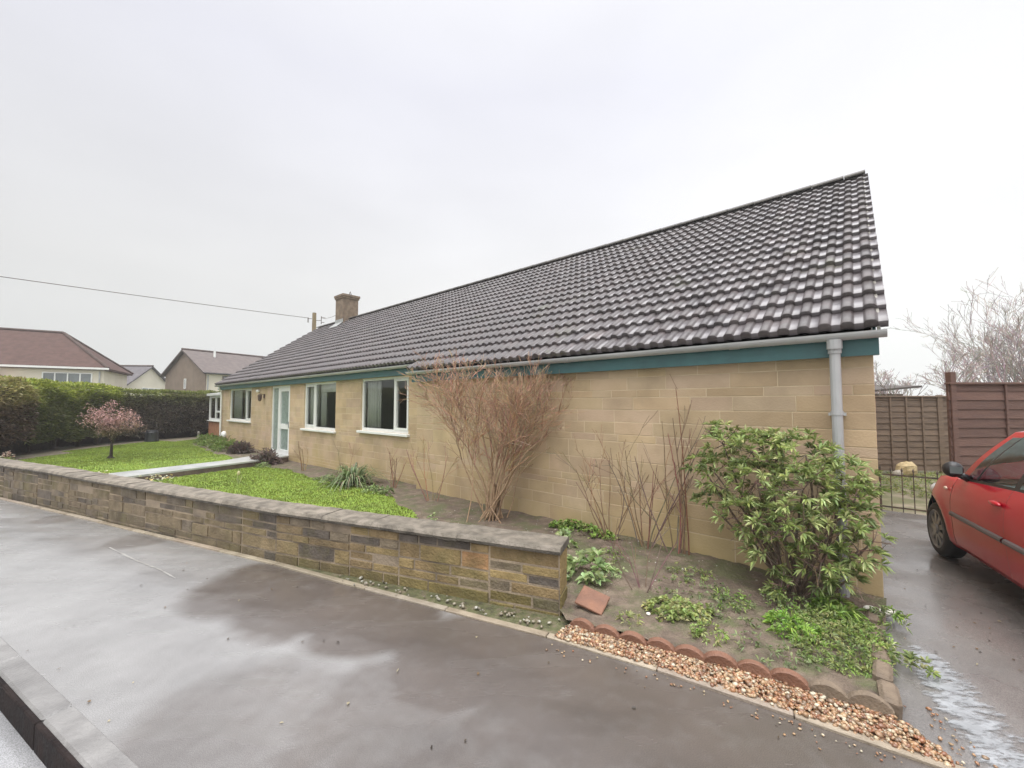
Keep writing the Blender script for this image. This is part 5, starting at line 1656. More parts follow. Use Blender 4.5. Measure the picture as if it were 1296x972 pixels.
# ------------------------------------------------------------------ neighbouring houses
def far_house(name, label, origin, along_dir, L, Wd, z_e, z_r, hip, wallm, roofm, over=.3):
    """origin: near eave corner (ground), along_dir: ridge direction, depth to the left-hand normal given by 'across'"""
    a = Vector((*along_dir[0], 0)).normalized(); c = Vector((*along_dir[1], 0)).normalized()
    root_ = thing(name, label, 'house', (origin[0], origin[1], 0))
    Mx = Matrix(((a.x, c.x, 0, 0), (a.y, c.y, 0, 0), (0, 0, 1, 0), (0, 0, 0, 1)))
    def P(x, y, z): return tuple(Mx @ Vector((x, y, z)))
    b = MB(); i = over
    ring = [(i, i), (L - i, i), (L - i, Wd - i), (i, Wd - i)]
    vs = [P(x, y, -.4) for x, y in ring] + [P(x, y, z_e) for x, y in ring]
    fs = [(0, 1, 5, 4), (1, 2, 6, 5), (2, 3, 7, 6), (3, 0, 4, 7)]
    if not hip:
        k = (z_r - z_e) / (Wd / 2); zz = z_r - .12
        vs += [P(i, Wd / 2, zz), P(L - i, Wd / 2, zz)]; fs += [(4, 7, 8), (5, 9, 6)]
    b.add(vs, fs); b.build('wall', wallm, root_)
    b = MB(); h = hip; t = .14
    dz = z_e - .06
    low = [(0, 0), (L, 0), (L, Wd), (0, Wd)]
    vs = [P(x, y, dz) for x, y in low] + [P(h, Wd / 2, z_r), P(L - h, Wd / 2, z_r)] + [P(x, y, dz - t) for x, y in low] + [P(h, Wd / 2, z_r - t), P(L - h, Wd / 2, z_r - t)]
    fs = [(0, 1, 5, 4), (2, 3, 4, 5), (0, 6, 7, 1), (2, 8, 9, 3)]
    if h: fs += [(1, 2, 5), (3, 0, 4), (1, 7, 8, 2), (3, 9, 6, 0), (6, 9, 8, 7)]
    else: fs += [(0, 4, 10, 6), (4, 3, 9, 10), (1, 7, 11, 5), (5, 11, 8, 2), (6, 10, 11, 7), (9, 8, 11, 10)]
    b.add(vs, fs); rf_ = b.build('roof', roofm, root_)
    return root_, P, rf_


def roof_tex(name, c1, c2):
    m = pmat(name, c1, c2, 3, (.75, .9), spec=.15)
    t = m.node_tree; n = t.nodes; L = t.links.new; p = n['Principled BSDF']
    tc = n.new('ShaderNodeTexCoord'); wv = n.new('ShaderNodeTexWave'); wv.bands_direction = 'Z'; wv.inputs['Scale'].default_value = 1.6; wv.wave_profile = 'SAW'
    L(tc.outputs['Object'], wv.inputs['Vector'])
    bm = n.new('ShaderNodeBump'); bm.inputs['Strength'].default_value = .6; bm.inputs['Distance'].default_value = .05; L(wv.outputs[0], bm.inputs['Height']); L(bm.outputs[0], p.inputs['Normal'])
    return m


def far_window(P, root_, x, y, z0, z1, w, axis, outs, nm=2, mat=None, door=False):
    b = MB(); pb = MB(); f = .07
    def Q(s, d, z): return P(x + s, y + d, z) if axis == 'x' else P(x + d, y + s, z)
    def bx(s0, s1, za, zb):
        b.add([Q(s0, -outs * .05, za), Q(s1, -outs * .05, za), Q(s1, -outs * .05, zb), Q(s0, -outs * .05, zb), Q(s0, outs * .05, za), Q(s1, outs * .05, za), Q(s1, outs * .05, zb), Q(s0, outs * .05, zb)],
              [(3, 2, 1, 0), (4, 5, 6, 7), (0, 1, 5, 4), (1, 2, 6, 5), (2, 3, 7, 6), (3, 0, 4, 7)])
    bx(0, f, z0, z1); bx(w - f, w, z0, z1); bx(f, w - f, z0, z0 + f); bx(f, w - f, z1 - f, z1)
    for k in range(1, nm): bx(w * k / nm - f / 2, w * k / nm + f / 2, z0 + f, z1 - f)
    o = b.build('window', mat or M_upvc, root_)
    pb.quad(Q(f, outs * .02, z0 + f), Q(w - f, outs * .02, z0 + f), Q(w - f, outs * .02, z1 - f), Q(f, outs * .02, z1 - f)); pb.build('pane', M_farglass, o)


M_ridged = pmat('dark_ridge_tile', (.075, .055, .048), (.11, .08, .07), 4, (.75, .9), spec=.15)
M_black_pl = pmat('black_gutter', (.03, .03, .03), (.05, .05, .05), 4, (.4, .5))
M_farglass = pmat('dim_glass', (.10, .12, .12), (.16, .18, .18), 1, (.05, .1), spec=.8)
M_cream = pmat('cream_render', (.74, .69, .57), (.68, .63, .52), 1, (.8, .9))
# maroon hipped house on the left
rootA, PA, rA = far_house('house', 'cream house with a maroon hipped roof behind the hedge', (-30.7, 30.6), ((-.85, -.53), (-.53, .85)), 16, 7.0, 4.38, 7.25, 3.5, M_cream, roof_tex('maroon_tiles', (.085, .052, .044), (.115, .072, .062)))
b = MB(); b.add([PA(-.05, -.09, 4.22), PA(16, -.09, 4.22), PA(16, -.09, 4.36), PA(-.05, -.09, 4.36), PA(-.05, 0, 4.22), PA(16, 0, 4.22), PA(16, 0, 4.36), PA(-.05, 0, 4.36)], [(0, 1, 2, 3), (4, 5, 6, 7), (0, 1, 5, 4), (2, 3, 7, 6), (3, 0, 4, 7)]); b.build('gutter', M_upvc, rootA)
far_window(PA, rootA, .9, .27, 2.8, 3.95, 2.6, 'x', -1, 4)
b = MB(); b.add([PA(5.0, -1.2, 3.3), PA(6.6, -1.2, 3.3), PA(5.8, -1.2, 3.95), PA(5.0, .3, 3.3), PA(6.6, .3, 3.3), PA(5.8, .3, 3.95)], [(0, 1, 2), (0, 2, 5, 3), (1, 4, 5, 2), (0, 3, 4, 1)]); b.build('porch_roof', M_brick, rootA)
# gable of the middle cream house
rootB, PB, rB = far_house('house', 'grey roofed cream gabled house between its two neighbours', (-39.85, 41.6), ((-1, -.1), (-.1, 1)), 14, 7.0, 3.6, 5.85, 0, M_cream, roof_tex('grey_tiles', (.11, .10, .105), (.15, .14, .145)))
far_window(PB, rootB, .27, 2.4, 2.6, 3.4, 2.6, 'y', -1, 3)
# brown gable house on the right of them
rootC, PC, rC = far_house('house', 'two storey house with a brown gable and dark roof beside the sun room', (-26.2, 34.2), ((.476, .88), (-.88, .476)), 14, 7.9, 4.4, 6.55, 0, pmat('brown_stone_gable', (.19, .145, .11), (.235, .185, .14), 2, (.8, .9), .4, 12), roof_tex('brown_grey_tiles', (.125, .105, .10), (.165, .14, .13)))
b = MB(); b.add([PC(.35, .28, -.3), PC(13.6, .28, -.3), PC(13.6, .28, 4.25), PC(.35, .28, 4.25)], [(0, 1, 2, 3)]); b.build('front_wall', M_cream, rootC)
far_window(PC, rootC, 1.6, .26, 2.6, 4.1, 2.4, 'x', -1, 2, mat=pmat('brown_frame', (.10, .07, .06), (.12, .09, .07), 3, (.4, .5)))
far_window(PC, rootC, .28, 3.6, 3.0, 3.9, .3, 'y', -1, 1)
for (P_f, rf_, L_, W_f, zr_, ze_, hp_) in ((PA, rA, 16, 7.0, 7.25, 4.38, 3.5), (PB, rB, 14, 7.0, 5.85, 3.6, 0), (PC, rC, 14, 7.9, 6.55, 4.4, 0)):
    b = MB(); b.tube([P_f(hp_, W_f / 2, zr_ + .02), P_f(L_ - hp_, W_f / 2, zr_ + .02)], .11, 6)
    if hp_: b.tube([P_f(0, 0, ze_ - .02), P_f(hp_, W_f / 2, zr_ + .02)], .10, 6); b.tube([P_f(0, W_f, ze_ - .02), P_f(hp_, W_f / 2, zr_ + .02)], .10, 6)
    b.build('ridge_tile', M_ridged, rf_)
for (P_f, ro_, ze_, x_) in ((PC, rootC, 4.4, .45), (PA, rootA, 4.38, .5)):
    b = MB(); b.tube([P_f(x_, .2, -.3), P_f(x_, .2, ze_ - .3)], .05, 6); b.build('downpipe', M_gutter, ro_)
b = MB(); b.tube([PC(0, -.06, 4.27), PC(14, -.06, 4.27)], .06, 6); b.build('gutter', M_black_pl, rootC)
b = MB(); b.tube([PC(2.2, 3.0, 5.9), PC(2.2, 3.0, 6.55)], .09, 8); b.build('vent_pipe', M_upvc, rC)
b = MB(); Md = Matrix.Translation(PC(9.6, 3.95, 6.95)) @ Matrix.Rotation(R(70), 4, 'X'); b.lathe([(.0, .06), (.2, .03), (.33, -.04), (.32, -.05), (.0, .04)], 12, Md); b.tube([PC(9.6, 3.95, 6.5), PC(9.6, 3.95, 6.95)], .03, 5); b.build('satellite_dish', M_upvc, rC)

# telegraph pole behind the far end and its cables
tp = thing('telegraph_pole', 'wooden telegraph pole rising behind the far end of the roof', 'pole', (-12.85, 26.0, -.3))
b = MB(); b.tube([(0, 0, 0), (0, 0, 7.85)], [.16, .12], 10); b.build('post', pmat('pole_wood', (.20, .155, .09), (.28, .22, .13), 6, (.8, .9), stretch=(1, 1, .2)), tp)
b = MB()
b.tube([(-.35, -.1, 7.45), (-.12, -.1, 7.45)], .02, 5); b.tube([(-.35, -.1, 7.2), (-.35, -.1, 7.52)], .03, 5)
b.tube([(.1, 0, 7.35), (.48, -.05, 7.35)], .018, 5); b.tube([(.48, -.05, 7.1), (.48, -.05, 7.62)], .022, 5); b.tube([(.48, -.05, 7.55), (.75, -.05, 7.5)], .018, 5); b.tube([(.48, -.05, 7.2), (.68, -.05, 7.22)], .018, 5)
b.build('bracket', M_iron, tp)


def cable(label, a, c, sag, r=.013):
    pts = [Vector(a).lerp(Vector(c), t) - Vector((0, 0, sag * 4 * t * (1 - t))) for t in np.linspace(0, 1, 25)]
    b = MB(); b.tube(pts, r, 5); tag(b.build('overhead_cable', M_iron), label, 'cable')


cable('long overhead cable crossing the sky left of the telegraph pole', (-13.2, 25.9, 7.2), (-33.1, 6.1, 7.35), .15, .016)
hp = H(17.9, 4.4, 6.3); cable('short overhead cable from the pole to the chimney', (-12.37, 25.95, 7.2), (hp.x - .3, hp.y + .2, 6.05), .15, .01)

# ------------------------------------------------------------------ right-hand side: gate, fences, shed, trees
M_fence = pmat('brown_fence_board', (.15, .105, .075), (.215, .155, .11), 5, (.7, .9), .5, 30, attr=True, stretch=(.6, 1, 4))
M_fence2 = pmat('maroon_fence_board', (.115, .062, .049), (.155, .09, .07), 5, (.7, .9), .5, 30, attr=True, stretch=(.6, 1, 4))


def lap_fence(name, label, x0, x1, y, ztop, mat, bh=.13, batten=.35, post_at=(), rotz=0, origin=None, trellis=False):
    root_ = thing(name, label, 'fence', (x0, y, 0), rotz)
    L = x1 - x0; r_ = random.Random(int(L * 100))
    b = MB(); z = .06
    while z < ztop - .05:
        h = min(bh, ztop - .04 - z); g = r_.uniform(.82, 1.15)
        b.add([(0, -.012, z), (L, -.012, z), (L, .006, z + h + .02), (0, .006, z + h + .02), (0, .012, z), (L, .012, z), (L, .018, z + h + .02), (0, .018, z + h + .02)],
              [(0, 1, 2, 3), (4, 5, 6, 7), (0, 4, 5, 1), (3, 2, 6, 7), (0, 3, 7, 4), (1, 5, 6, 2)], (g, g, g)); z += h
    b.build('board_panel', mat, root_)
    b = MB(); x = .02
    while x < L:
        b.box(x, x + .035, -.034, -.013, .04, ztop - .03); x += batten
    b.build('batten', mat, root_)
    b = MB(); b.box(-.01, L + .01, -.045, .045, ztop - .035, ztop, bev=.004); b.build('cap_rail', mat, root_)
    for px, ph in post_at:
        b = MB(); b.box(px - .045, px + .045, -.03, .06, -.2, ph, bev=.006); b.build('post', mat, root_)
    return root_


lap_fence('fence', 'weathered brown lap panel fence behind the iron gate', 8.3, 12.2, 9.75, 1.84, M_fence, .14, .37, ((1.95, 1.86), (3.88, 1.88)), R(-2))
lap_fence('fence', 'taller dark reddish board fence behind the red car', 7.13, 11.9, 6.6, 2.0, M_fence2, .15, .9, ((.07, 2.17), (1.9, 2.0), (3.7, 2.0)), R(1))

gt = thing('garden_gate', 'low black iron bar gate between the house and the red car', 'gate', H(-.06, 3.95), -A)
b = MB()
for z in (.06, .55): b.box(0, 1.12, -.006, .006, z, z + .022)
b.box(-.0, .03, -.012, .012, .0, .68); b.box(1.10, 1.13, -.012, .012, .0, .68)
b.build('gate_frame', M_iron, gt)
for k in range(8):
    x = .14 + k * .125
    b = MB(); b.tube([(x, 0, .01), (x, 0, .62)], .007, 6); b.lathe([(0, .60), (.014, .63), (.010, .65), (0, .68)], 6, Matrix.Translation((x, 0, 0))); b.build('bar', M_iron, gt)

# garden shed roof and scrub over the far fence
sd_ = thing('garden_shed', 'dark shed with low overhanging roof behind the brown fence', 'shed', (10.5, 12.4, 0))
b = MB(); b.box(.1, 1.5, 0, 1.6, -.3, 1.95); b.build('wall', M_fence, sd_)
b = MB(); b.add([(-.1, -.25, 2.02), (1.85, -.25, 2.20), (1.85, 1.9, 2.3), (-.1, 1.9, 2.12), (-.1, -.25, 1.96), (1.85, -.25, 2.14), (1.85, 1.9, 2.24), (-.1, 1.9, 2.06)], [(0, 1, 2, 3), (7, 6, 5, 4), (0, 4, 5, 1), (1, 5, 6, 2), (2, 6, 7, 3), (3, 7, 4, 0)])
b.build('roof', pmat('dark_felt', (.06, .05, .045), (.10, .085, .075), 8, (.8, .95), .6, 30), sd_)
t = MB(); r_ = random.Random(77)
for i in range(26):
    d = Vector((r_.gauss(0, .7), r_.gauss(0, .5), 1)).normalized()
    grow(t, (r_.uniform(-.5, .5), r_.uniform(-.2, .2), 0), d, r_.uniform(1.2, 2.0), .016, 2, r_, 5, .14, .03, (3, 5), .6, .5, .6, 4, .006, (.17, .14, .12))
o = t.build('bare_shrub', M_twig); o.location = (10.3, 11.3, -.1); tag(o, 'tangled grey bare shrub rising over the brown fence at the house corner', 'shrub')

# rocks and weeds in the yard
for (x, y, s, c, lb) in ((9.15, 9.45, .20, (.55, .43, .24), 'large yellow stone at the foot of the brown fence'), (8.7, 9.2, .10, (.4, .36, .30), 'small grey stone beside the yellow stone')):
    b = MB(); b.ball((0, 0, 0), (s * 1.25, s * .8, s), 9, 6)
    rr_ = random.Random(int(s * 100)); b.v = [(p[0] * rr_.uniform(.85, 1.1), p[1] * rr_.uniform(.85, 1.1), p[2] * rr_.uniform(.85, 1.1)) for p in b.v]
    o = b.build('rock', pmat('yard_rock', c, tuple(k * .8 for k in c), 12, (.7, .9), .6, 30)); o.location = (x, y, s * .6); tag(o, lb, 'rock')
pts_ = rng.random((900, 2)) * np.array([[3.6, 2.6]]) + np.array([[7.0, 7.1]])
P_, D_, L_, W_, c_ = rosettes(np.stack([pts_[:, 0], pts_[:, 1], 0 * pts_[:, 0]], 1), rand_dirs(900, 2), 5, (.04, .12), (.008, .016), G2)
o = leaf_mesh('weeds', P_, D_, L_, W_, c_); tag(o, 'rough grass and weeds in the yard before the brown fence', 'weeds', kind='stuff')

# bare winter trees beyond
def bare_tree(x, y, h, seed, label, lean=0, stems=3):
    r_ = random.Random(seed)
    tr = thing('bare_tree', label, 'tree', (x, y, -.3), 0, 'bare trees beyond the fences')
    col = (.40, .34, .32)  # bark kept pale so that distance haze is painted into the colour
    tk = MB(); cr = MB()
    for s in range(stems):
        w = r_.uniform(0, 6.28)
        p = Vector((.15 * math.cos(w), .15 * math.sin(w), 0)); d = Vector((math.cos(w) * .25 + lean, math.sin(w) * .25, 1)).normalized()
        pts = [p]; rad = [.11]; H_ = h * .62
        for q in range(6):
            d = (d + Vector((r_.gauss(0, .08), r_.gauss(0, .08), .06))).normalized(); pts.append(pts[-1] + d * H_ / 6); rad.append(.11 * (1 - .7 * (q + 1) / 6))
        tk.tube(pts, rad, 7, col, cap=False)
        for q in range(2, 7):
            for _ in range(2):
                nd = (d + Vector((r_.gauss(0, .55), r_.gauss(0, .55), r_.uniform(-.1, .5)))).normalized()
                grow(cr, pts[q], nd, h * r_.uniform(.26, .40), rad[q] * .55, 3, r_, 5, .11, .05, (2, 4), .5, .58, .62, 5, .009, col)
    tk.build('trunk', M_twig, tr, True); cr.build('crown', M_twig, tr)


bare_tree(24.0, 21.5, 4.6, 1, 'smallest bare grey tree just right of the fence post')
bare_tree(26.8, 22.5, 5.9, 2, 'middle bare grey tree standing behind the dark reddish fence')
bare_tree(28.6, 21.5, 6.9, 3, 'tallest bare grey tree, rising above the roof of the red car')
bare_tree(21.9, 23.5, 3.6, 4, 'low bare grey tree seen over the brown fence', stems=4)
bare_tree(31.5, 25, 8.2, 5, 'bare grey tree farthest back in the group')

# ------------------------------------------------------------------ the red car
CAR_YAW = R(30)
fwd = Vector((math.sin(CAR_YAW), math.cos(CAR_YAW), 0)); lft = Vector((-math.cos(CAR_YAW), math.sin(CAR_YAW), 0))
wheel_w = Vector((4.64, 4.50, 0))                      # outer face of the far left wheel
WB, HT, WR = 2.36, .79, .285
AX_F, AX_R = 1.17, 1.17 - WB
car_o = wheel_w - fwd * AX_F - lft * HT
car = thing('car', 'small red hatchback parked nose to the fence on the wet driveway', 'car', car_o, math.atan2(fwd.y, fwd.x))


def car_paint():
    m = pmat('red_car_paint', (.46, .008, .024), (.41, .007, .021), 2, (.35, .42), spec=.2, coat=.8, coat_r=.04)
    return m


M_red = car_paint()
M_black = pmat('black_plastic', (.018, .018, .02), (.03, .03, .032), 8, (.35, .5))
M_tyre = pmat('tyre_rubber', (.025, .025, .025), (.04, .04, .038), 8, (.7, .85))
M_cover = pmat('wheel_cover_silver', (.24, .245, .25), (.17, .175, .18), 5, (.3, .4), metal=.5)
M_carglass = glassmat('car_glass', (.62, .74, .74))
M_seat = pmat('seat_fabric', (.34, .40, .42), (.26, .31, .33), 12, (.8, .9))
M_trim = pmat('grey_rub_strip', (.10, .085, .085), (.13, .11, .11), 8, (.45, .6))


def sm(a, b_, x):
    t = min(1, max(0, (x - a) / (b_ - a))); return t * t * (3 - 2 * t)


NOSE, TAIL = 1.76, -1.74
def cw(x):
    w = .80
    if x > .9: w -= .30 * ((x - .9) / (NOSE - .9)) ** 2.4
    if x < -1.1: w -= .16 * ((-1.1 - x) / (-TAIL - 1.1)) ** 2.2
    return w
def ztop(x):
    return lerp_tab(x, [(TAIL, .80), (-1.66, .95), (-1.4, 1.005), (-.3, .965), (.62, .905), (.9, .905), (1.2, .86), (1.45, .77), (1.62, .66), (NOSE, .52)])
def zbot(x): return lerp_tab(x, [(TAIL, .30), (-1.5, .22), (1.5, .20), (NOSE, .26)])
TS = np.array([0, .03, .08, .15, .22, .29, .36, .43, .5, .57, .64, .70, .76, .82, .88, .94, 1.0])
def dw(t): return lerp_tab(t, [(0, -.075), (.08, -.03), (.2, -.012), (.45, 0), (.6, .008), (.75, .0), (.9, -.025), (1, -.06)])
def spt(x, t, s):
    zb, ztp = zbot(x), ztop(x)
    y = cw(x) + dw(t)
    for ax in (AX_F, AX_R):      # flared arches
        r = math.hypot(x - ax, zb + (ztp - zb) * t - .30)
        y += .014 * math.exp(-((r - .36) / .07) ** 2)
    return (x, s * y, zb + (ztp - zb) * t)


xs_c = sorted(set([round(v, 4) for v in np.arange(TAIL, NOSE + .001, .025)] + [.70, .708, -.26, -.268, -1.0, -1.008]))
body = MB(); liner = MB(); doors = {}
DOORS = {'front_door': (-.26, .70), 'rear_door': (-1.0, -.268)}
for s in (1, -1):
    for i in range(len(xs_c) - 1):
        xa, xb = xs_c[i], xs_c[i + 1]
        gap = any(abs(xa - g) < 1e-4 for g in (.70, -.268, -1.008))
        for j in range(len(TS) - 1):
            t0, t1 = TS[j], TS[j + 1]
            q = [spt(xa, t0, s), spt(xb, t0, s), spt(xb, t1, s), spt(xa, t1, s)]
            cxm, czm = (xa + xb) / 2, (q[0][2] + q[2][2]) / 2
            def snap(p):
                for ax in (AX_F, AX_R):
                    r = math.hypot(p[0] - ax, p[2] - .30)
                    if r < .345: return (ax + (p[0] - ax) * .345 / max(r, 1e-5), p[1], .30 + (p[2] - .30) * .345 / max(r, 1e-5))
                return p
            if any(math.hypot(p[0] - ax, p[2] - .30) < .345 for ax in (AX_F, AX_R) for p in q):
                if all(math.hypot(p[0] - ax, p[2] - .30) < .345 for p in q for ax in [AX_F if cxm > 0 else AX_R]): continue
                q = [snap(p) for p in q]
            if s < 0: q = q[::-1]
            tgt = body
            if gap and t0 >= .08: tgt = liner; q = [(p[0], p[1] - s * .012, p[2]) for p in q]
            elif t0 >= .08:
                for nm, (da_, db_) in DOORS.items():
                    if da_ - 1e-4 <= xa and xb <= db_ + 1e-4: tgt = doors.setdefault((nm, s), MB())
            tgt.add(q, [(0, 1, 2, 3)])
# bonnet, nose and tail skins joining the two sides
def cross(x, t, k): 
    p = spt(x, t, 1); return p
KS = np.linspace(-1, 1, 13)
def crown(x, k):
    p = spt(x, 1, 1); w = p[1]; c = .055 * sm(1.76, 1.3, x) if x > 0 else .03
    return (x, w * k, p[2] + c * (1 - abs(k) ** 2.2))
for (xa0, xb0) in ((.60, NOSE), (TAIL, -1.55)):
    seq = [x for x in xs_c if xa0 - 1e-3 <= x <= xb0 + 1e-3]
    for xa, xb in zip(seq, seq[1:]):
        for k0, k1 in zip(KS, KS[1:]):
            body.add([crown(xa, k0), crown(xb, k0), crown(xb, k1), crown(xa, k1)], [(3, 2, 1, 0)])
for x, ext in ((NOSE, .10), (TAIL, -.07)):
    rows = []
    for t in TS:
        p = spt(x, t, 1); bul = ext * math.sin(math.pi * min(1, t * .95 + .05)) ** .6
        rows.append([(x + bul * (1 - abs(k) ** 3), p[1] * k, p[2] + (.055 * (1 - abs(k) ** 2.2) * 0)) for k in KS])
    for ra, rb in zip(rows, rows[1:]):
        for i in range(12): body.add([ra[i], ra[i + 1], rb[i + 1], rb[i]], [(0, 1, 2, 3)])
    top = [crown(x, k) for k in KS]
    for i in range(12): body.add([rows[-1][i], rows[-1][i + 1], top[i + 1], top[i]], [(0, 1, 2, 3)])


def weld(o, d=.0015):
    import bmesh
    bm = bmesh.new(); bm.from_mesh(o.data); bmesh.ops.remove_doubles(bm, verts=bm.verts, dist=d); bmesh.ops.recalc_face_normals(bm, faces=bm.faces); bm.to_mesh(o.data); bm.free()
    o.data.polygons.foreach_set('use_smooth', [True] * len(o.data.polygons))
    return o


weld(body.build('body', M_red, car))
liner.build('door_seam', M_black, car)
door_o = {}
for (nm, s), mbd in doors.items():
    d_ = weld(mbd.build('door', M_red, car)); door_o[(nm, s)] = d_
    xm_ = (-.17 if nm == 'front_door' else -.90)
    hz_ = .835
    yh = cw(xm_) + .006
    hb = MB(); hb.ball((xm_, s * (yh + .006), hz_), (.085, .022, .022), 10, 8); hb.build('handle', M_red, d_, True)
    x0_, x1_ = DOORS[nm]
    sb = MB()
    n_s = 10; sec = [(-.003, .0), (.016, .006), (.02, .022), (.016, .038), (-.003, .046)]
    vs = []
    for q in range(n_s + 1):
        xx = x0_ + .01 + (x1_ - x0_ - .02) * q / n_s
        for (yo, zo) in sec: vs.append((xx, s * (cw(xx) + .004 + yo), .535 + zo))
    sb.add(vs, [(q * 5 + j, (q + 1) * 5 + j, (q + 1) * 5 + j + 1, q * 5 + j + 1) for q in range(n_s) for j in range(4)]); sb.build('rub_strip', M_trim, d_)
# cabin: belt and roof rails
def belt(s): x = .66 - s * 2.16; return Vector((x, cw(x) - .062, ztop(x)))
def rail(s):
    x = .08 - s * 1.50; z = 1.385 + .05 * math.sin(math.pi * min(1, .15 + s * .8)) - .04 * max(0, s - .7)
    return Vector((x, .575 - .02 * s, z))
def side(s, t, sg):
    p = belt(s).lerp(rail(s), t); p.y += .035 * math.sin(math.pi * t) ; p.y *= sg; return p
PAN = [(.0, .055, 'p'), (.055, .135, 'g'), (.135, .15, 'r'), (.15, .425, 'g'), (.425, .46, 'r'), (.46, .74, 'g'), (.74, 1.0, 'p')]
pil = MB(); gl = {}
for sg in (1, -1):
    rub = MB()
    for (sa, sb_, kd_) in PAN:
        k = max(2, int((sb_ - sa) / .03))
        g = MB() if kd_ == 'g' else None
        for i in range(k):
            s0, s1 = sa + (sb_ - sa) * i / k, sa + (sb_ - sa) * (i + 1) / k
            TT = [0, .05, .2, .35, .5, .65, .8, .9, 1.0]
            for t0, t1 in zip(TT, TT[1:]):
                q = [side(s0, t0, sg), side(s1, t0, sg), side(s1, t1, sg), side(s0, t1, sg)]
                if kd_ == 'p': pil.add(q, [(0, 1, 2, 3)])
                elif t1 <= .051 or kd_ == 'r': rub.add(q, [(0, 1, 2, 3)])
                elif t0 >= .899: pil.add(q, [(0, 1, 2, 3)])
                else: g.add(q, [(0, 1, 2, 3)])
        if g: gl[(sg, sa)] = g
    rub.build('window_rubber', M_black, car)
# roof skin, windscreen, tailgate glass
def bow(a, b_, k, h): p = a.lerp(b_, (k + 1) / 2); return p
for i in range(12):
    s0, s1 = i / 12, (i + 1) / 12
    for k0, k1 in zip(KS, KS[1:]):
        def rp(s, k):
            p = rail(s); return Vector((p.x + .04 * (1 - k * k) * (1 - 2 * s), p.y * k, p.z + .055 * (1 - abs(k) ** 2.4)))
        pil.add([rp(s0, k0), rp(s0, k1), rp(s1, k1), rp(s1, k0)], [(0, 1, 2, 3)])
ws = MB(); tg_ = MB()
for j in range(8):
    t0, t1 = j / 8, (j + 1) / 8
    for k0, k1 in zip(KS, KS[1:]):
        def wp(t, k):
            p = side(0, t, 1); return Vector((p.x + (.17 - .13 * t) * (1 - k * k), p.y * k, p.z + .055 * (1 - abs(k) ** 2.4) * t + .02 * (1 - t) * (1 - k * k)))
        def tp_(t, k):
            p = side(1, t, 1); return Vector((p.x - (.10 - .06 * t) * (1 - k * k) - .04 * (1 - k * k), p.y * k, p.z + .055 * (1 - abs(k) ** 2.4) * t))
        ws.add([wp(t0, k0), wp(t0, k1), wp(t1, k1), wp(t1, k0)], [(0, 1, 2, 3)])
        (tg_ if abs(k0 + k1) < 1.7 and .1 < t0 < .85 else pil).add([tp_(t0, k0), tp_(t0, k1), tp_(t1, k1), tp_(t1, k0)], [(0, 1, 2, 3)])
weld(pil.build('roof', M_red, car))
ws.build('windscreen', M_carglass, car, True); tg_.build('rear_window', M_carglass, car, True)
for (sg, sa), g in gl.items(): g.build('side_window', M_carglass, car, True)
# scuttle between bonnet and windscreen
b = MB(); b.box(.30, .74, -.70, .70, .80, .885); b.box(.02, .34, -.68, .68, .62, .90, bev=.03); b.build('dashboard', M_seat, car)
b = MB(); b.box(-1.55, .8, -.68, .68, .24, .27); b.box(-1.55, .8, .70, .72, .27, .84); b.box(-1.55, .8, -.72, -.70, .27, .84); b.box(-1.56, -1.52, -.66, .66, .27, .86); b.build('cabin_floor', M_black, car)
for y in (.34, -.34):
    b = MB(); b.box(-.62, -.12, y - .24, y + .24, .42, .60, bev=.06)
    Mx = Matrix.Translation((-.60, y, .56)) @ Matrix.Rotation(R(-16), 4, 'Y'); b.box(-.07, .07, -.23, .23, 0, .58, None, Mx, bev=.05); b.box(-.045, .045, -.13, .13, .60, .80, None, Mx, bev=.035)
    b.build('seat', M_seat, car)
b = MB(); b.box(-1.30, -1.14, -.6, .6, .45, .98, bev=.05); b.box(-1.2, -.85, -.6, .6, .40, .56, bev=.05); b.build('rear_seat', M_seat, car)
b = MB(); Mx = Matrix.Translation((-.06, -.34, .90)) @ Matrix.Rotation(R(66), 4, 'Y')
b.tube([Mx @ Vector((.18 * math.cos(w), .18 * math.sin(w), 0)) for w in np.linspace(0, 2 * math.pi, 25)], .014, 6, cap=False)
b.tube([Mx @ Vector((-.18, 0, 0)), Mx @ Vector((.18, 0, 0))], .018, 6); b.tube([Mx @ Vector((0, 0, 0)), (.12, -.34, .84)], .03, 6); b.build('steering_wheel', M_black, car)
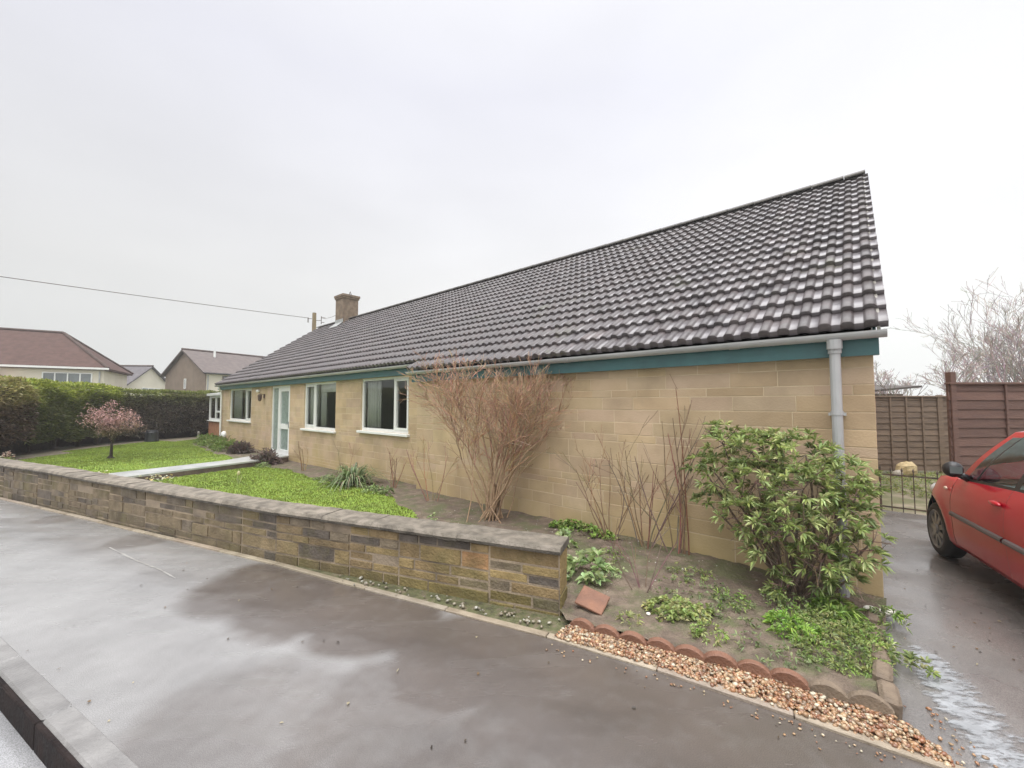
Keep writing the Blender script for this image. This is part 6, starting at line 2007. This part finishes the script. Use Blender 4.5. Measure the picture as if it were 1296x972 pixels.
# wheels
for (ax, s) in ((AX_F, 1), (AX_F, -1), (AX_R, 1), (AX_R, -1)):
    Mx = Matrix.Translation((ax, s * (HT - .005), WR)) @ Matrix.Rotation(R(-90 * s), 4, 'X')
    b = MB(); b.lathe([(.19, -.17), (.25, -.175), (.278, -.15), (WR, -.12), (WR, -.05), (.278, -.02), (.25, .0), (.205, .0), (.19, -.02), (.19, -.17)], 32, Mx)
    ty = b.build('wheel', M_tyre, car, True)
    b = MB()
    b.lathe([(.206, -.006), (.196, .004), (.185, -.01), (.17, -.03)], 28, Mx)
    b.lathe([(.0, .012), (.05, .01), (.058, -.004), (.055, -.03)], 16, Mx)
    for k in range(9):
        w = k * 2 * math.pi / 9; R2 = Mx @ Matrix.Rotation(w, 4, 'Z')
        b.add([R2 @ Vector(p) for p in ((.045, -.022, -.004), (.19, -.030, -.012), (.19, .030, -.012), (.045, .022, -.004), (.045, -.022, -.03), (.19, -.03, -.035), (.19, .03, -.035), (.045, .022, -.03))],
              [(0, 1, 2, 3), (0, 4, 5, 1), (3, 2, 6, 7), (1, 5, 6, 2)])
    b.build('wheel_cover', M_cover, ty)
    b = MB(); b.lathe([(.175, -.04), (0.0, -.045)], 24, Mx); b.build('brake_disc', M_black, ty)
    # arch liner
    b = MB(); arc = np.linspace(-.35, math.pi + .35, 19)
    yo, yi = s * (cw(ax) - .03), s * .42
    vs = [(ax + .355 * math.cos(w), yo, .30 + .355 * math.sin(w)) for w in arc] + [(ax + .355 * math.cos(w), yi, .30 + .355 * math.sin(w)) for w in arc]
    b.add(vs, [(i, i + 1, 19 + i + 1, 19 + i) for i in range(18)]); b.add([(ax + .355 * math.cos(w), yi, .30 + .355 * math.sin(w)) for w in arc], [tuple(range(19))]); b.build('wheel_arch', M_black, car)
# mirrors, side repeaters, lamps
for s in (1, -1):
    b = MB(); b.ball((.47, s * .845, 1.02), (.065, .075, .075), 14, 10); b.tube([(.52, s * .72, .93), (.48, s * .80, .97)], [.035, .03], 8)
    mi = b.build('mirror', M_black, car, True)
    b = MB(); b.add([(.4, s * .845 + dy * .5, 1.02 + dz * .6) for dy, dz in ((-.085, -.055), (.085, -.05), (.085, .055), (-.085, .055))], [(0, 1, 2, 3)]); b.build('mirror_glass', M_farglass, mi)
    b = MB(); b.ball((.80, s * (cw(.8) + .003), .79), (.035, .012, .018), 10, 6); b.build('side_repeater', pmat('repeater_lens', (.70, .55, .45), (.6, .45, .35), 4, (.2, .3)), car, True)
    b = MB(); b.ball((1.50, s * .60, .66), (.16, .12, .09), 12, 8); b.build('headlight', pmat('lamp_lens', (.6, .62, .64), (.5, .52, .54), 4, (.05, .1)), car, True)
    b = MB(); b.ball((-1.66, s * .64, .86), (.07, .08, .16), 12, 8); b.build('tail_light', pmat('tail_lens', (.35, .01, .01), (.3, .01, .01), 4, (.08, .15)), car, True)
b = MB(); b.box(-1.6, 1.6, -.6, .6, .18, .22); b.build('underbody', M_black, car)

# ------------------------------------------------------------------ drizzle in the air
hm = bpy.data.materials.new('drizzle_haze'); hm.use_nodes = True
n = hm.node_tree.nodes; n.remove(n['Principled BSDF'])
pv_ = n.new('ShaderNodeVolumePrincipled'); pv_.inputs['Color'].default_value = (.93, .94, .96, 1); pv_.inputs['Density'].default_value = .0016
hm.node_tree.links.new(pv_.outputs[0], n['Material Output'].inputs['Volume'])
b = MB(); b.box(-124, 124, -124, 124, -1.4, 11.5); struct(b.build('haze', hm), 'stuff')
